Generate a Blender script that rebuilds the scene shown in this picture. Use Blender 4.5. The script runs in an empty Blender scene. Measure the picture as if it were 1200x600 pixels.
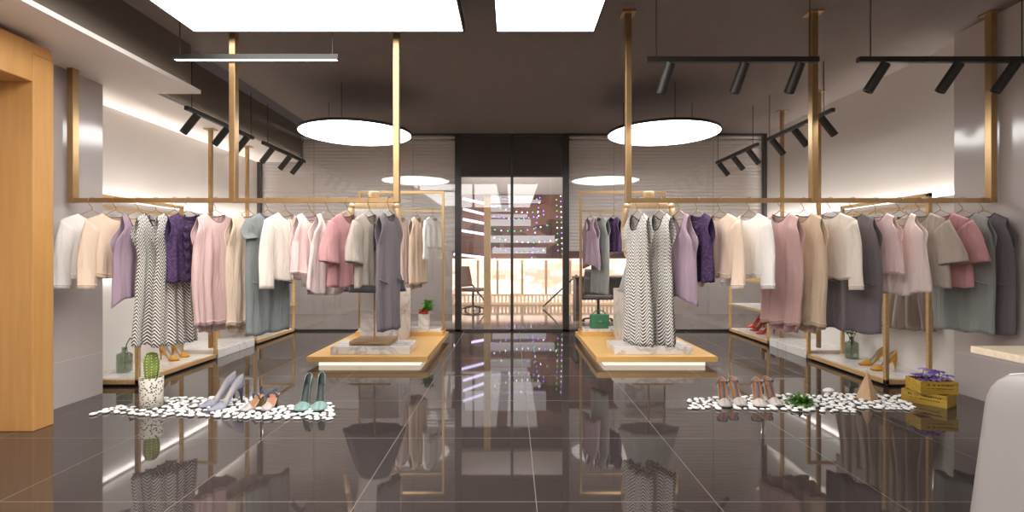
import bpy, math, random
from mathutils import Vector, Matrix
R = math.radians
PI = math.pi
SC = bpy.context.scene
COL = SC.collection
F, CAMH = 600.0, 1.2
rnd = random.Random(7)

# ---------------------------------------------------------------- helpers
def floor_pt(px, py, z=0.0):
    d = (CAMH - z) * F / (py - 300.0)
    return Vector(((px - 600.0) / F * d, d, z))
def lin(c):
    c = c / 255.0
    return c / 12.92 if c <= 0.04045 else ((c + 0.055) / 1.055) ** 2.4
def rgb(r, g, b):
    return (lin(r), lin(g), lin(b), 1.0)

class MB:
    def __init__(s): s.v = []; s.f = []; s.uv = {}
    def add(s, vs, fs):
        b = len(s.v); s.v += [tuple(v) for v in vs]; s.f += [tuple(b + i for i in f) for f in fs]; return s
    def box(s, x0, x1, y0, y1, z0, z1, M=None):
        vs = [Vector((x, y, z)) for z in (z0, z1) for y in (y0, y1) for x in (x0, x1)]
        if M is not None: vs = [M @ v for v in vs]
        return s.add(vs, [(0, 2, 3, 1), (4, 5, 7, 6), (0, 1, 5, 4), (2, 6, 7, 3), (0, 4, 6, 2), (1, 3, 7, 5)])
    def tube(s, path, r, n=8, cap=True, closed=False, ry=None):
        P = [Vector(p) for p in path]; m = len(P); rings = []
        up = None
        for i in range(m):
            if closed: t = P[(i + 1) % m] - P[i - 1]
            else: t = P[min(i + 1, m - 1)] - P[max(i - 1, 0)]
            if t.length < 1e-9: t = Vector((0, 0, 1))
            t.normalize()
            if up is None:
                up = Vector((0, 0, 1)) if abs(t.z) < .9 else Vector((0, 1, 0))
            a = t.cross(up)
            if a.length < 1e-6: a = t.cross(Vector((1, 0, 0)))
            a.normalize(); b = a.cross(t).normalized(); up = b
            ra = r[i] if isinstance(r, (list, tuple)) else r
            rb = ra if ry is None else (ry[i] if isinstance(ry, (list, tuple)) else ry)
            rings.append([P[i] + a * (ra * math.cos(2 * PI * k / n)) + b * (rb * math.sin(2 * PI * k / n)) for k in range(n)])
        vs = [v for rg in rings for v in rg]; fs = []
        for i in range(m if closed else m - 1):
            j = (i + 1) % m
            for k in range(n):
                l = (k + 1) % n
                fs.append((i * n + k, j * n + k, j * n + l, i * n + l))
        if cap and not closed:
            fs.append(tuple(range(n))); fs.append(tuple((m - 1) * n + k for k in reversed(range(n))))
        return s.add(vs, fs)
    def lathe(s, prof, n=32, c=(0, 0, 0), mod=None, sx=1, sy=1, cap=True):
        vs = []; fs = []; m = len(prof)
        for (r, z) in prof:
            for k in range(n):
                a = 2 * PI * k / n; rr = r * (mod(a, z) if mod else 1)
                vs.append((c[0] + rr * math.cos(a) * sx, c[1] + rr * math.sin(a) * sy, c[2] + z))
        for i in range(m - 1):
            for k in range(n):
                l = (k + 1) % n; fs.append((i * n + k, i * n + l, (i + 1) * n + l, (i + 1) * n + k))
        if cap:
            if prof[0][0] > 1e-5: fs.append(tuple(reversed(range(n))))
            if prof[-1][0] > 1e-5: fs.append(tuple((m - 1) * n + k for k in range(n)))
        return s.add(vs, fs)
    def ell(s, c, rx, ry, rz, n=16, m=10):
        prof = [(math.sin(PI * i / m), -math.cos(PI * i / m)) for i in range(m + 1)]
        vs = []; fs = []
        for (r, z) in prof:
            r = max(r, 1e-4)
            for k in range(n):
                a = 2 * PI * k / n
                vs.append((c[0] + rx * r * math.cos(a), c[1] + ry * r * math.sin(a), c[2] + rz * z))
        for i in range(m):
            for k in range(n):
                l = (k + 1) % n; fs.append((i * n + k, i * n + l, (i + 1) * n + l, (i + 1) * n + k))
        return s.add(vs, fs)
    def prism(s, poly, axis, a, b):
        n = len(poly); vs = []
        for t in (a, b):
            for (p, q) in poly:
                vs.append({'x': (t, p, q), 'y': (p, t, q), 'z': (p, q, t)}[axis])
        fs = [tuple(range(n)), tuple(range(2 * n - 1, n - 1, -1))]
        for i in range(n):
            j = (i + 1) % n; fs.append((i, i + n, j + n, j))
        return s.add(vs, fs)
    def build(s, name, mat, parent=None, smooth=False, bevel=0, solid=0, sub=0, loc=None, rot=0, recalc=True, weld=0):
        me = bpy.data.meshes.new(name)
        me.from_pydata(s.v, [], s.f); me.validate()
        import bmesh
        bm = bmesh.new(); bm.from_mesh(me)
        if s.uv:
            lay = bm.loops.layers.uv.new('uv'); bm.verts.ensure_lookup_table()
            for f in bm.faces:
                for l in f.loops:
                    if l.vert.index in s.uv: l[lay].uv = s.uv[l.vert.index]
        if weld: bmesh.ops.remove_doubles(bm, verts=bm.verts, dist=weld)
        if recalc: bmesh.ops.recalc_face_normals(bm, faces=bm.faces)
        bm.to_mesh(me); bm.free()
        if smooth:
            for p in me.polygons: p.use_smooth = True
        me.materials.append(mat)
        o = bpy.data.objects.new(name, me); COL.objects.link(o)
        if parent is not None: o.parent = parent
        if loc is not None: o.location = loc
        if rot: o.rotation_euler = (0, 0, rot)
        if bevel:
            md = o.modifiers.new('bevel', 'BEVEL'); md.width = bevel; md.segments = 2; md.limit_method = 'ANGLE'
        if solid:
            md = o.modifiers.new('solid', 'SOLIDIFY'); md.thickness = solid; md.offset = 0
        if sub:
            md = o.modifiers.new('sub', 'SUBSURF'); md.levels = sub; md.render_levels = sub
        return o

def tag(o, label, cat, group=None, kind=None):
    o['label'] = label; o['category'] = cat
    if group: o['group'] = group
    if kind: o['kind'] = kind
    return o
def thing(name, label, cat, loc=(0, 0, 0), rot=0, group=None):
    o = bpy.data.objects.new(name, None); COL.objects.link(o)
    o.empty_display_size = .05
    o.location = loc; o.rotation_euler = (0, 0, rot)
    return tag(o, label, cat, group)
def struct(name, mb, mat, **k):
    o = mb.build(name, mat, **k); o['kind'] = 'structure'; return o
def kids(o): return [c for c in bpy.data.objects if c.parent == o]
def copy_tree(o, parent=None):
    c = o.copy(); COL.objects.link(c)
    if parent is not None: c.parent = parent
    for ch in kids(o): copy_tree(ch, c)
    return c
def box(*a): return MB().box(*a)

# ---------------------------------------------------------------- materials
def mat(name, col, rough=.5, metal=0., spec=.5, sheen=0., noise=0., nscale=8., bump=0., bscale=60., emit=None, es=0., ior=None, coat=0., trans=0.):
    m = bpy.data.materials.new(name); m.use_nodes = True
    nt = m.node_tree; b = nt.nodes['Principled BSDF']
    b.inputs['Base Color'].default_value = col; b.inputs['Roughness'].default_value = rough
    b.inputs['Metallic'].default_value = metal; b.inputs['Specular IOR Level'].default_value = spec
    if ior: b.inputs['IOR'].default_value = ior
    if sheen: b.inputs['Sheen Weight'].default_value = sheen
    if coat: b.inputs['Coat Weight'].default_value = coat
    if trans: b.inputs['Transmission Weight'].default_value = trans
    if emit: b.inputs['Emission Color'].default_value = emit; b.inputs['Emission Strength'].default_value = es
    if noise or bump:
        tc = nt.nodes.new('ShaderNodeTexCoord')
    if noise:
        n = nt.nodes.new('ShaderNodeTexNoise'); n.inputs['Scale'].default_value = nscale; n.inputs['Detail'].default_value = 5
        nt.links.new(tc.outputs['Object'], n.inputs['Vector'])
        cr = nt.nodes.new('ShaderNodeValToRGB')
        lo = tuple(c * (1 - noise) for c in col[:3]) + (1,); hi = tuple(min(1, c * (1 + noise)) for c in col[:3]) + (1,)
        cr.color_ramp.elements[0].color = lo; cr.color_ramp.elements[1].color = hi
        cr.color_ramp.elements[0].position = .3; cr.color_ramp.elements[1].position = .7
        nt.links.new(n.outputs['Fac'], cr.inputs['Fac']); nt.links.new(cr.outputs['Color'], b.inputs['Base Color'])
    if bump:
        n2 = nt.nodes.new('ShaderNodeTexNoise'); n2.inputs['Scale'].default_value = bscale; n2.inputs['Detail'].default_value = 3
        nt.links.new(tc.outputs['Object'], n2.inputs['Vector'])
        bp = nt.nodes.new('ShaderNodeBump'); bp.inputs['Strength'].default_value = bump; bp.inputs['Distance'].default_value = .01
        nt.links.new(n2.outputs['Fac'], bp.inputs['Height']); nt.links.new(bp.outputs['Normal'], b.inputs['Normal'])
    return m
def emission(name, col, s):
    m = bpy.data.materials.new(name); m.use_nodes = True; nt = m.node_tree
    nt.nodes.remove(nt.nodes['Principled BSDF'])
    e = nt.nodes.new('ShaderNodeEmission'); e.inputs['Color'].default_value = col; e.inputs['Strength'].default_value = s
    nt.links.new(e.outputs[0], nt.nodes['Material Output'].inputs['Surface']); return m
def mth(nt, op, a, b=None, c=None):
    n = nt.nodes.new('ShaderNodeMath'); n.operation = op
    for i, x in enumerate((a, b, c)):
        if x is None: continue
        if isinstance(x, (int, float)): n.inputs[i].default_value = x
        else: nt.links.new(x, n.inputs[i])
    return n.outputs[0]
def mixcol(nt, fac, a, b):
    n = nt.nodes.new('ShaderNodeMix'); n.data_type = 'RGBA'
    for i, x in ((0, fac), (6, a), (7, b)):
        if hasattr(x, 'is_linked') or isinstance(x, bpy.types.NodeSocket): nt.links.new(x, n.inputs[i])
        else: n.inputs[i].default_value = x
    return n.outputs[2]

def wood(name, c0, c1, rough=.4, axis='X', scale=6.):
    m = mat(name, c0, rough); nt = m.node_tree; b = nt.nodes['Principled BSDF']
    tc = nt.nodes.new('ShaderNodeTexCoord'); mp = nt.nodes.new('ShaderNodeMapping')
    mp.inputs['Scale'].default_value = {'X': (.6, 9, 9), 'Y': (9, .6, 9), 'Z': (9, 9, .6)}[axis]
    n = nt.nodes.new('ShaderNodeTexNoise'); n.inputs['Scale'].default_value = scale; n.inputs['Detail'].default_value = 6
    nt.links.new(tc.outputs['Object'], mp.inputs[0]); nt.links.new(mp.outputs[0], n.inputs['Vector'])
    cr = nt.nodes.new('ShaderNodeValToRGB'); cr.color_ramp.elements[0].color = c0; cr.color_ramp.elements[1].color = c1
    cr.color_ramp.elements[0].position = .35; cr.color_ramp.elements[1].position = .68
    nt.links.new(n.outputs['Fac'], cr.inputs['Fac']); nt.links.new(cr.outputs['Color'], b.inputs['Base Color'])
    return m
def marble(name, base, vein, rough=.2, scale=1.6):
    m = mat(name, base, rough); nt = m.node_tree; b = nt.nodes['Principled BSDF']
    tc = nt.nodes.new('ShaderNodeTexCoord')
    w = nt.nodes.new('ShaderNodeTexNoise'); w.inputs['Scale'].default_value = scale; w.inputs['Detail'].default_value = 8; w.inputs['Distortion'].default_value = 1.6
    nt.links.new(tc.outputs['Object'], w.inputs['Vector'])
    t = mth(nt, 'ABSOLUTE', mth(nt, 'SUBTRACT', w.outputs['Fac'], .5))
    t = mth(nt, 'SUBTRACT', 1., mth(nt, 'MULTIPLY', t, 28.)); t = mth(nt, 'MAXIMUM', t, 0.)
    n2 = nt.nodes.new('ShaderNodeTexNoise'); n2.inputs['Scale'].default_value = 2.2
    nt.links.new(tc.outputs['Object'], n2.inputs['Vector'])
    t = mth(nt, 'MULTIPLY', t, mth(nt, 'MULTIPLY', n2.outputs['Fac'], .9))
    nt.links.new(mixcol(nt, t, base, vein), b.inputs['Base Color']); return m

M = {}
def floor_mat():
    m = mat('polished_tile', rgb(70, 62, 60), .035, ior=1.72); nt = m.node_tree; b = nt.nodes['Principled BSDF']
    tc = nt.nodes.new('ShaderNodeTexCoord'); sp = nt.nodes.new('ShaderNodeSeparateXYZ'); nt.links.new(tc.outputs['Object'], sp.inputs[0])
    T = .875
    def line(sock, off):
        f = mth(nt, 'FRACT', mth(nt, 'ADD', mth(nt, 'DIVIDE', mth(nt, 'SUBTRACT', sock, off), T), 100.5))
        return mth(nt, 'LESS_THAN', mth(nt, 'ABSOLUTE', mth(nt, 'SUBTRACT', f, .5)), .0026)
    g = mth(nt, 'MAXIMUM', line(sp.outputs['X'], .118), line(sp.outputs['Y'], 3.375))
    n = nt.nodes.new('ShaderNodeTexNoise'); n.inputs['Scale'].default_value = 1.3; n.inputs['Detail'].default_value = 6
    nt.links.new(tc.outputs['Object'], n.inputs['Vector'])
    base = mixcol(nt, n.outputs['Fac'], rgb(54, 47, 45), rgb(66, 58, 56))
    nt.links.new(mixcol(nt, g, base, rgb(112, 103, 97)), b.inputs['Base Color'])
    nt.links.new(mth(nt, 'MULTIPLY_ADD', g, .4, .03), b.inputs['Roughness'])
    return m
def glass_mat(name, tint=(1, 1, 1, 1), base=.09):
    m = bpy.data.materials.new(name); m.use_nodes = True; nt = m.node_tree
    nt.nodes.remove(nt.nodes['Principled BSDF'])
    t = nt.nodes.new('ShaderNodeBsdfTransparent'); t.inputs[0].default_value = tint
    g = nt.nodes.new('ShaderNodeBsdfGlossy'); g.inputs['Roughness'].default_value = 0.0
    lw = nt.nodes.new('ShaderNodeLayerWeight'); lw.inputs['Blend'].default_value = .5
    f = mth(nt, 'MULTIPLY_ADD', mth(nt, 'POWER', lw.outputs['Facing'], 4.), .9 - base, base)
    mx = nt.nodes.new('ShaderNodeMixShader'); nt.links.new(f, mx.inputs[0]); nt.links.new(t.outputs[0], mx.inputs[1]); nt.links.new(g.outputs[0], mx.inputs[2])
    nt.links.new(mx.outputs[0], nt.nodes['Material Output'].inputs['Surface']); return m
def drape(m, st=.55):
    nt = m.node_tree; b = nt.nodes['Principled BSDF']
    tc = nt.nodes.new('ShaderNodeTexCoord'); mp = nt.nodes.new('ShaderNodeMapping'); mp.inputs['Scale'].default_value = (15, 15, 2.2)
    n = nt.nodes.new('ShaderNodeTexNoise'); n.inputs['Scale'].default_value = 1.; n.inputs['Detail'].default_value = 3; n.inputs['Distortion'].default_value = .6
    nt.links.new(tc.outputs['Object'], mp.inputs[0]); nt.links.new(mp.outputs[0], n.inputs['Vector'])
    w = nt.nodes.new('ShaderNodeTexNoise'); w.inputs['Scale'].default_value = 220.; nt.links.new(tc.outputs['Object'], w.inputs['Vector'])
    h = mth(nt, 'MULTIPLY_ADD', w.outputs['Fac'], .05, n.outputs['Fac'])
    bp = nt.nodes.new('ShaderNodeBump'); bp.inputs['Strength'].default_value = st; bp.inputs['Distance'].default_value = .05
    nt.links.new(h, bp.inputs['Height']); nt.links.new(bp.outputs['Normal'], b.inputs['Normal'])
def fabric(name, col, rough=.85, sheen=.1):
    m = mat(name, col, rough, spec=.2, sheen=sheen); drape(m); return m
def herring(name):
    m = mat(name, rgb(235, 228, 218), .85, spec=.2); nt = m.node_tree; b = nt.nodes['Principled BSDF']
    uv = nt.nodes.new('ShaderNodeUVMap'); uv.uv_map = 'uv'
    sp = nt.nodes.new('ShaderNodeSeparateXYZ'); nt.links.new(uv.outputs[0], sp.inputs[0])
    tri = mth(nt, 'PINGPONG', sp.outputs['X'], .025)
    v = mth(nt, 'ADD', sp.outputs['Y'], mth(nt, 'MULTIPLY', tri, 1.9))
    f = mth(nt, 'FRACT', mth(nt, 'ADD', mth(nt, 'DIVIDE', v, .0265), 100.))
    s = mth(nt, 'LESS_THAN', f, .47)
    nt.links.new(mixcol(nt, s, rgb(236, 230, 222), rgb(34, 31, 33)), b.inputs['Base Color'])
    drape(m, .4); return m
def lace(name, col):
    m = mat(name, col, .8, spec=.2); nt = m.node_tree; b = nt.nodes['Principled BSDF']
    tc = nt.nodes.new('ShaderNodeTexCoord'); vo = nt.nodes.new('ShaderNodeTexVoronoi'); vo.inputs['Scale'].default_value = 55
    nt.links.new(tc.outputs['Object'], vo.inputs['Vector'])
    dk = tuple(c * .45 for c in col[:3]) + (1,)
    nt.links.new(mixcol(nt, mth(nt, 'MULTIPLY', vo.outputs['Distance'], 1.3), col, dk), b.inputs['Base Color']); return m
def dotted(name, base, dot, scale):
    m = mat(name, base, .5); nt = m.node_tree; b = nt.nodes['Principled BSDF']
    tc = nt.nodes.new('ShaderNodeTexCoord'); vo = nt.nodes.new('ShaderNodeTexVoronoi'); vo.inputs['Scale'].default_value = scale
    nt.links.new(tc.outputs['Object'], vo.inputs['Vector'])
    nt.links.new(mixcol(nt, mth(nt, 'LESS_THAN', vo.outputs['Distance'], .36), base, dot), b.inputs['Base Color']); return m
def panel_mat():
    m = mat('glossy_panel', rgb(190, 180, 177), .13, ior=1.5); nt = m.node_tree; b = nt.nodes['Principled BSDF']
    tc = nt.nodes.new('ShaderNodeTexCoord'); sp = nt.nodes.new('ShaderNodeSeparateXYZ'); nt.links.new(tc.outputs['Object'], sp.inputs[0])
    g = mth(nt, 'LESS_THAN', mth(nt, 'ABSOLUTE', mth(nt, 'SUBTRACT', sp.outputs['Z'], .36)), .004)
    nt.links.new(mixcol(nt, g, rgb(190, 180, 177), rgb(200, 194, 190)), b.inputs['Base Color']); return m

M['floor'] = floor_mat()
M['ceil'] = mat('ceiling_paint', rgb(116, 104, 98), .7, noise=.05)
M['bulk'] = mat('bulkhead_paint', rgb(106, 96, 86), .6)
M['white'] = mat('white_paint', rgb(242, 236, 231), .6)
M['wall'] = mat('wall_paint', rgb(222, 214, 208), .55, bump=.03, bscale=30)
M['backing'] = mat('white_backing', rgb(228, 224, 220), .25)
M['pier'] = panel_mat()
M['orange'] = wood('orange_veneer', rgb(190, 138, 76), rgb(200, 148, 86), .5, 'Z', 3)
M['oak'] = wood('pale_oak', rgb(200, 160, 108), rgb(216, 180, 128), .45, 'Y', 5)
M['honey'] = wood('honey_wood', rgb(212, 166, 98), rgb(224, 180, 114), .35, 'X', 4)
M['walnut'] = wood('brown_wood', rgb(150, 118, 88), rgb(176, 142, 108), .45, 'X', 5)
M['brass'] = mat('brushed_brass', rgb(176, 144, 102), .32, .75, noise=.06, nscale=20)
M['wire'] = mat('hanger_wire', rgb(176, 138, 96), .3, .8)
M['black'] = mat('black_metal', rgb(40, 36, 34), .45)
M['dark'] = mat('dark_frame', rgb(48, 43, 41), .4)
M['marble'] = marble('white_marble', rgb(226, 222, 220), rgb(140, 134, 134))
M['deck'] = marble('deck_marble', rgb(236, 232, 228), rgb(190, 184, 180), .15)
M['slat'] = mat('blind_slat', rgb(206, 194, 188), .5)
def slat_mat():
    m = bpy.data.materials.new('blind_slat'); m.use_nodes = True; nt = m.node_tree; nt.nodes.remove(nt.nodes['Principled BSDF'])
    d = nt.nodes.new('ShaderNodeBsdfDiffuse'); t = nt.nodes.new('ShaderNodeBsdfTranslucent'); x = nt.nodes.new('ShaderNodeMixShader')
    for q in (d, t): q.inputs[0].default_value = rgb(216, 208, 203)
    x.inputs[0].default_value = .13; nt.links.new(d.outputs[0], x.inputs[1]); nt.links.new(t.outputs[0], x.inputs[2])
    nt.links.new(x.outputs[0], nt.nodes['Material Output'].inputs['Surface']); return m
M['slat'] = slat_mat()
M['cord'] = mat('blind_cord', rgb(190, 180, 172), .7)
M['glass'] = glass_mat('clear_glass', base=.10)
M['beech'] = wood('beech', rgb(220, 184, 138), rgb(234, 202, 160), .45, 'Z', 5)
M['panelglow'] = emission('light_panel', (1, .985, .96, 1), 3.4)
M['discglow'] = emission('pendant_light', (1, .985, .96, 1), 7.0)
M['barglow'] = emission('bar_light', (1, .98, .95, 1), 3.)
M['led'] = emission('led_warm', (1, .95, .89, 1), 40.)
M['led2'] = emission('led_down', (1, .96, .92, 1), 9.)
M['ledbase'] = emission('led_base', (1, .82, .62, 1), 0.75)

# ---------------------------------------------------------------- camera, world
cam = bpy.data.cameras.new('camera'); camo = bpy.data.objects.new('camera', cam); COL.objects.link(camo)
cam.sensor_width = 36; cam.lens = 18.0; cam.clip_start = .05; cam.clip_end = 200
camo.location = (0, 0, CAMH); camo.rotation_euler = (R(90), 0, 0); SC.camera = camo
w = bpy.data.worlds.new('world'); SC.world = w; w.use_nodes = True
w.node_tree.nodes['Background'].inputs[0].default_value = rgb(60, 52, 50); w.node_tree.nodes['Background'].inputs[1].default_value = .6
SC.view_settings.view_transform = 'Standard'; SC.view_settings.look = 'None'
SC.view_settings.gamma = 1; SC.view_settings.exposure = 1.0; SC.view_settings.use_curve_mapping = False

# ---------------------------------------------------------------- room shell
YB = 8.18; ZC = 3.15; XW = 4.06; Y0 = -2.6
struct('floor', box(-6, 6, Y0, YB + .1, -.1, 0), M['floor'])
struct('ceiling', box(-3.0, XW + .2, Y0, YB + .1, ZC, ZC + .1), M['ceil'])
struct('wall_left', box(-XW - .15, -XW, Y0, YB, 0, 2.72), M['wall'])
struct('wall_right', box(XW, XW + .15, Y0, YB, 0, ZC), M['wall'])
struct('wall_rear', box(-6, 6, Y0 - .15, Y0, 0, ZC + .1), M['wall'])
struct('trim_1', box(-XW + .001, -3.585, 2.2, 4.485, 0, 2.70), M['pier'])
struct('trim_2', box(3.90, XW - .001, Y0, 4.517, 0, ZC), M['pier'])
# dropped soffit along the left wall, with its dark upstand and cove light
struct('ceiling_soffit', MB().box(-XW - .1, -2.88, Y0, 4.74, 2.70, 2.735).box(-XW - .1, -3.28, 4.74, YB, 2.70, 2.735), M['white'])
struct('wall_left_upstand', MB().prism([(-2.97, Y0), (-2.97, 4.74), (-3.36, 4.74), (-3.36, YB), (-4.2, YB), (-4.2, Y0)], 'z', 2.735, ZC + .1), M['bulk'])
led = MB().box(-2.955, -2.935, Y0, 4.70, 2.736, 2.746).box(-3.345, -3.32, 4.78, YB - .05, 2.736, 2.746)
M['cove'] = emission('led_cove', (1, .9, .74, 1), 2.6)
tag(led.build('light_strip', M['cove']), 'warm cove light strip along the lip of the white dropped ceiling', 'light strip')
# orange portal on the near left
pr = MB()
pr.prism([(-4.05, 3.495), (-3.27, 3.495), (-3.27, 3.655), (-3.55, 3.655), (-4.05, 3.655)], 'z', 0, 2.58)
pr.prism([(3.655, 2.58), (3.63, 2.66), (1.2, 2.66), (1.2, 2.39), (3.495, 2.39), (3.495, 2.58)], 'x', -4.05, -3.27)
pr.box(-4.05, -3.27, 1.2, 1.5, 0, 2.39)
pr.box(-4.05, -3.9, 1.5, 3.495, 0, 2.39)
struct('door_1', pr, M['orange'], bevel=.006)

# ---------------------------------------------------------------- glazed front
def facade(name, x0, x1, mull):
    fr = MB()
    t = .05
    fr.box(x0, x0 + t, YB - .03, YB + .05, 0, ZC); fr.box(x1 - t, x1, YB - .03, YB + .05, 0, ZC)
    fr.box(x0, x1, YB - .03, YB + .05, ZC - .03, ZC); fr.box(x0, x1, YB - .03, YB + .05, 0, .03)
    for mx in mull: fr.box(mx - .022, mx + .022, YB - .03, YB + .05, 0, ZC)
    o = struct(name, fr, M['dark'])
    p = MB(); xs = [x0 + t] + mull + [x1 - t]
    for a, b in zip(xs, xs[1:]): p.add([(a, YB, .03), (b, YB, .03), (b, YB, ZC - .03), (a, YB, ZC - .03)], [(0, 1, 2, 3)])
    p.build('glass_pane', M['glass'], o)
    return o
facade('window_1', -4.06, -.86, [])
facade('window_2', .86, 4.06, [])
dr = facade('door_2', -.86, .86, [0.0])
def blind(x0, x1, label, cords):
    t = thing('venetian_blind', label, 'blind', ((x0 + x1) / 2, YB + .13, 1.3))
    cx = (x0 + x1) / 2; sl = MB()
    z = 1.32 - 1.3
    while z < 1.80:
        Mx = Matrix.Translation((0, 0, z)) @ Matrix.Rotation(R(68), 4, 'X')
        pf = [(-.037 + .0148 * i, (.017) * (1 - (i / 2.5 - 1) ** 2)) for i in range(6)]; pf = pf + [(p, q + .0015) for p, q in reversed(pf)]
        b = len(sl.v); sl.prism(pf, 'x', x0 - cx, x1 - cx)
        for i in range(b, len(sl.v)): sl.v[i] = tuple(Mx @ Vector(sl.v[i]))
        z += .054
    sl.build('slats', M['slat'], t)
    box(x0 - cx, x1 - cx, -.03, .03, 1.81, 1.845).build('headrail', M['slat'], t)
    box(x0 - cx, x1 - cx, -.025, .025, -.02, .0).build('bottom_rail', M['slat'], t)
    for c in cords: MB().tube([(c - cx, -.04, .0), (c - cx, -.04, 1.81)], .006, 6).build('ladder_cord', M['cord'], t)
blind(-4.2, -.86, 'wide grey venetian blind behind the glass on the side of the plant pot', [-3.2, -1.6])
blind(.86, 4.2, 'wide grey venetian blind behind the glass, above the desk standing outside', [1.65, 3.25])

# ---------------------------------------------------------------- lamps in the shop
def light_panel(x0, x1, y0, y1, z, label):
    t = thing('ceiling_light', label, 'ceiling light', ((x0 + x1) / 2, (y0 + y1) / 2, z))
    cx, cy = (x0 + x1) / 2, (y0 + y1) / 2; hx, hy = (x1 - x0) / 2, (y1 - y0) / 2
    f = MB(); s = .012
    f.box(-hx, hx, -hy, -hy + s, -.0, .06).box(-hx, hx, hy - s, hy, -.0, .06).box(-hx, -hx + s, -hy, hy, 0, .06).box(hx - s, hx, -hy, hy, 0, .06)
    f.box(-hx, hx, -hy, hy, .06, .075)
    f.build('frame', M['black'], t)
    box(-hx + s, hx - s, -hy + s, hy - s, .004, .02).build('diffuser', M['panelglow'], t)
    for sx in (-1, 1):
        for sy in (-1, 1):
            MB().tube([(sx * hx * .8, sy * hy * .8, .075), (sx * hx * .8, sy * hy * .8, ZC - z)], .004, 6).build('suspension_wire', M['black'], t)
light_panel(-2.474, -.368, -2.0, 3.98, 2.938, 'large rectangular white light panel, the wider of two under the dark ceiling')
light_panel(-.126, .643, -2.0, 3.98, 2.938, 'narrow rectangular white light panel next to the wider one on the dark ceiling')
for x, lab in ((-1.9, 'round white disc pendant over the display platform with the plant pot'), (1.84, 'round white disc pendant over the display platform with the green handbag')):
    t = thing('disc_pendant', lab, 'pendant light', (x, 6.24, 2.68))
    r = .67
    MB().lathe([(r - .02, .035), (r, .03), (r, .004), (r - .012, 0), (r - .012, .01)], 72, cap=False).build('rim', M['black'], t, smooth=True)
    MB().lathe([(.001, .035), (r - .02, .035)], 72, cap=False).build('back_plate', M['black'], t)
    MB().lathe([(.001, .006), (r - .012, .006)], 72, cap=False).build('diffuser', M['discglow'], t)
    for k in range(3):
        a = 2 * PI * k / 3 + .5
        MB().tube([(.5 * math.cos(a), .5 * math.sin(a), .035), (.5 * math.cos(a), .5 * math.sin(a), ZC - 2.68)], .004, 6).build('suspension_wire', M['black'], t)
t = thing('linear_pendant', 'slim black linear pendant light with white underside', 'pendant light', (-2.012, 4.028, 2.742))
box(-.648, .648, -.02, .02, 0, .04).build('housing', M['black'], t)
box(-.635, .635, -.016, .016, -.002, .002).build('diffuser', M['barglow'], t)
for x in (-.6, .6): MB().tube([(x, 0, .04), (x, 0, ZC - 2.742)], .004, 6).build('suspension_wire', M['black'], t)

def track(p0, p1, spots, aim, label, wires, power=0):
    p0, p1 = Vector(p0), Vector(p1); c = (p0 + p1) / 2; d = (p1 - p0); L = d.length; ang = math.atan2(d.y, d.x)
    t = thing('track_light', label, 'track light', c, ang, 'black track lights hanging from the ceiling')
    box(-L / 2, L / 2, -.02, .02, 0, .04).build('rail', M['black'], t, bevel=.003)
    for s in wires: MB().tube([((s - .5) * L, 0, .04), ((s - .5) * L, 0, ZC - c.z)], .004, 6).build('suspension_wire', M['black'], t)
    inv = Matrix.Rotation(-ang, 3, 'Z')
    for s in spots:
        a = (inv @ Vector(aim)).normalized()
        top = Vector(((s - .5) * L, 0, -.055)); Rm = a.to_track_quat('Z', 'Y').to_matrix().to_4x4()
        h = MB().lathe([(.036, 0), (.036, .225), (.03, .225), (.028, .21), (.001, .21)], 20)
        h.v = [tuple(Matrix.Translation(top - a * .05) @ Rm @ Vector(v)) for v in h.v]
        o = h.build('spot_head', M['black'], t, smooth=False)
        MB().tube([top + Vector((0, 0, -.0)), ((s - .5) * L, 0, 0)], .007, 8).build('stem', M['black'], o)
        if power:
            l = bpy.data.lights.new('spot_lamp', 'SPOT'); l.energy = power; l.spot_size = R(70); l.spot_blend = .8; l.color = (1, .95, .88); l.shadow_soft_size = .03
            lo = bpy.data.objects.new('spot_lamp', l); COL.objects.link(lo); lo.parent = o
            lo.matrix_local = Matrix.Translation(top + a * .19) @ (-a).to_track_quat('Z', 'Y').to_matrix().to_4x4()
LA = Vector((-.75, .1, -.8))
track((-3.12, 4.90, 2.60), (-3.12, 6.16, 2.60), (.1, .52, .85), (-.8, 0, -1), 'black three-spot track under the dropped ceiling, nearer of its two', (.07, .97))
track((-3.12, 6.41, 2.60), (-3.12, 7.70, 2.60), (.15, .55, .85), (-.8, 0, -1), 'black three-spot track nearest the blind beside the dropped ceiling', (.1, .95))
track((3.12, 4.97, 2.60), (3.12, 6.24, 2.60), (.12, .5, .88), (.8, 0, -1), 'black three-spot track along the bare grey wall, nearer of its two', (.12, .97))
track((3.12, 6.50, 2.60), (3.12, 7.80, 2.60), (.15, .5, .88), (.8, 0, -1), 'black three-spot track nearest the blind beside the bare grey wall', (.1, .97))
track((1.007, 3.85, 2.655), (2.304, 3.85, 2.655), (.13, .56, .88), (-.26, .3, -1), 'black three-spot track running crosswise in front of the middle ceiling post', (.06, .95), 22)
track((2.60, 3.85, 2.655), (3.88, 3.85, 2.655), (.14, .57, .9), (-.5, .3, -1), 'black three-spot track running crosswise to the glossy grey panel', (.075, .965), 22)

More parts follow.
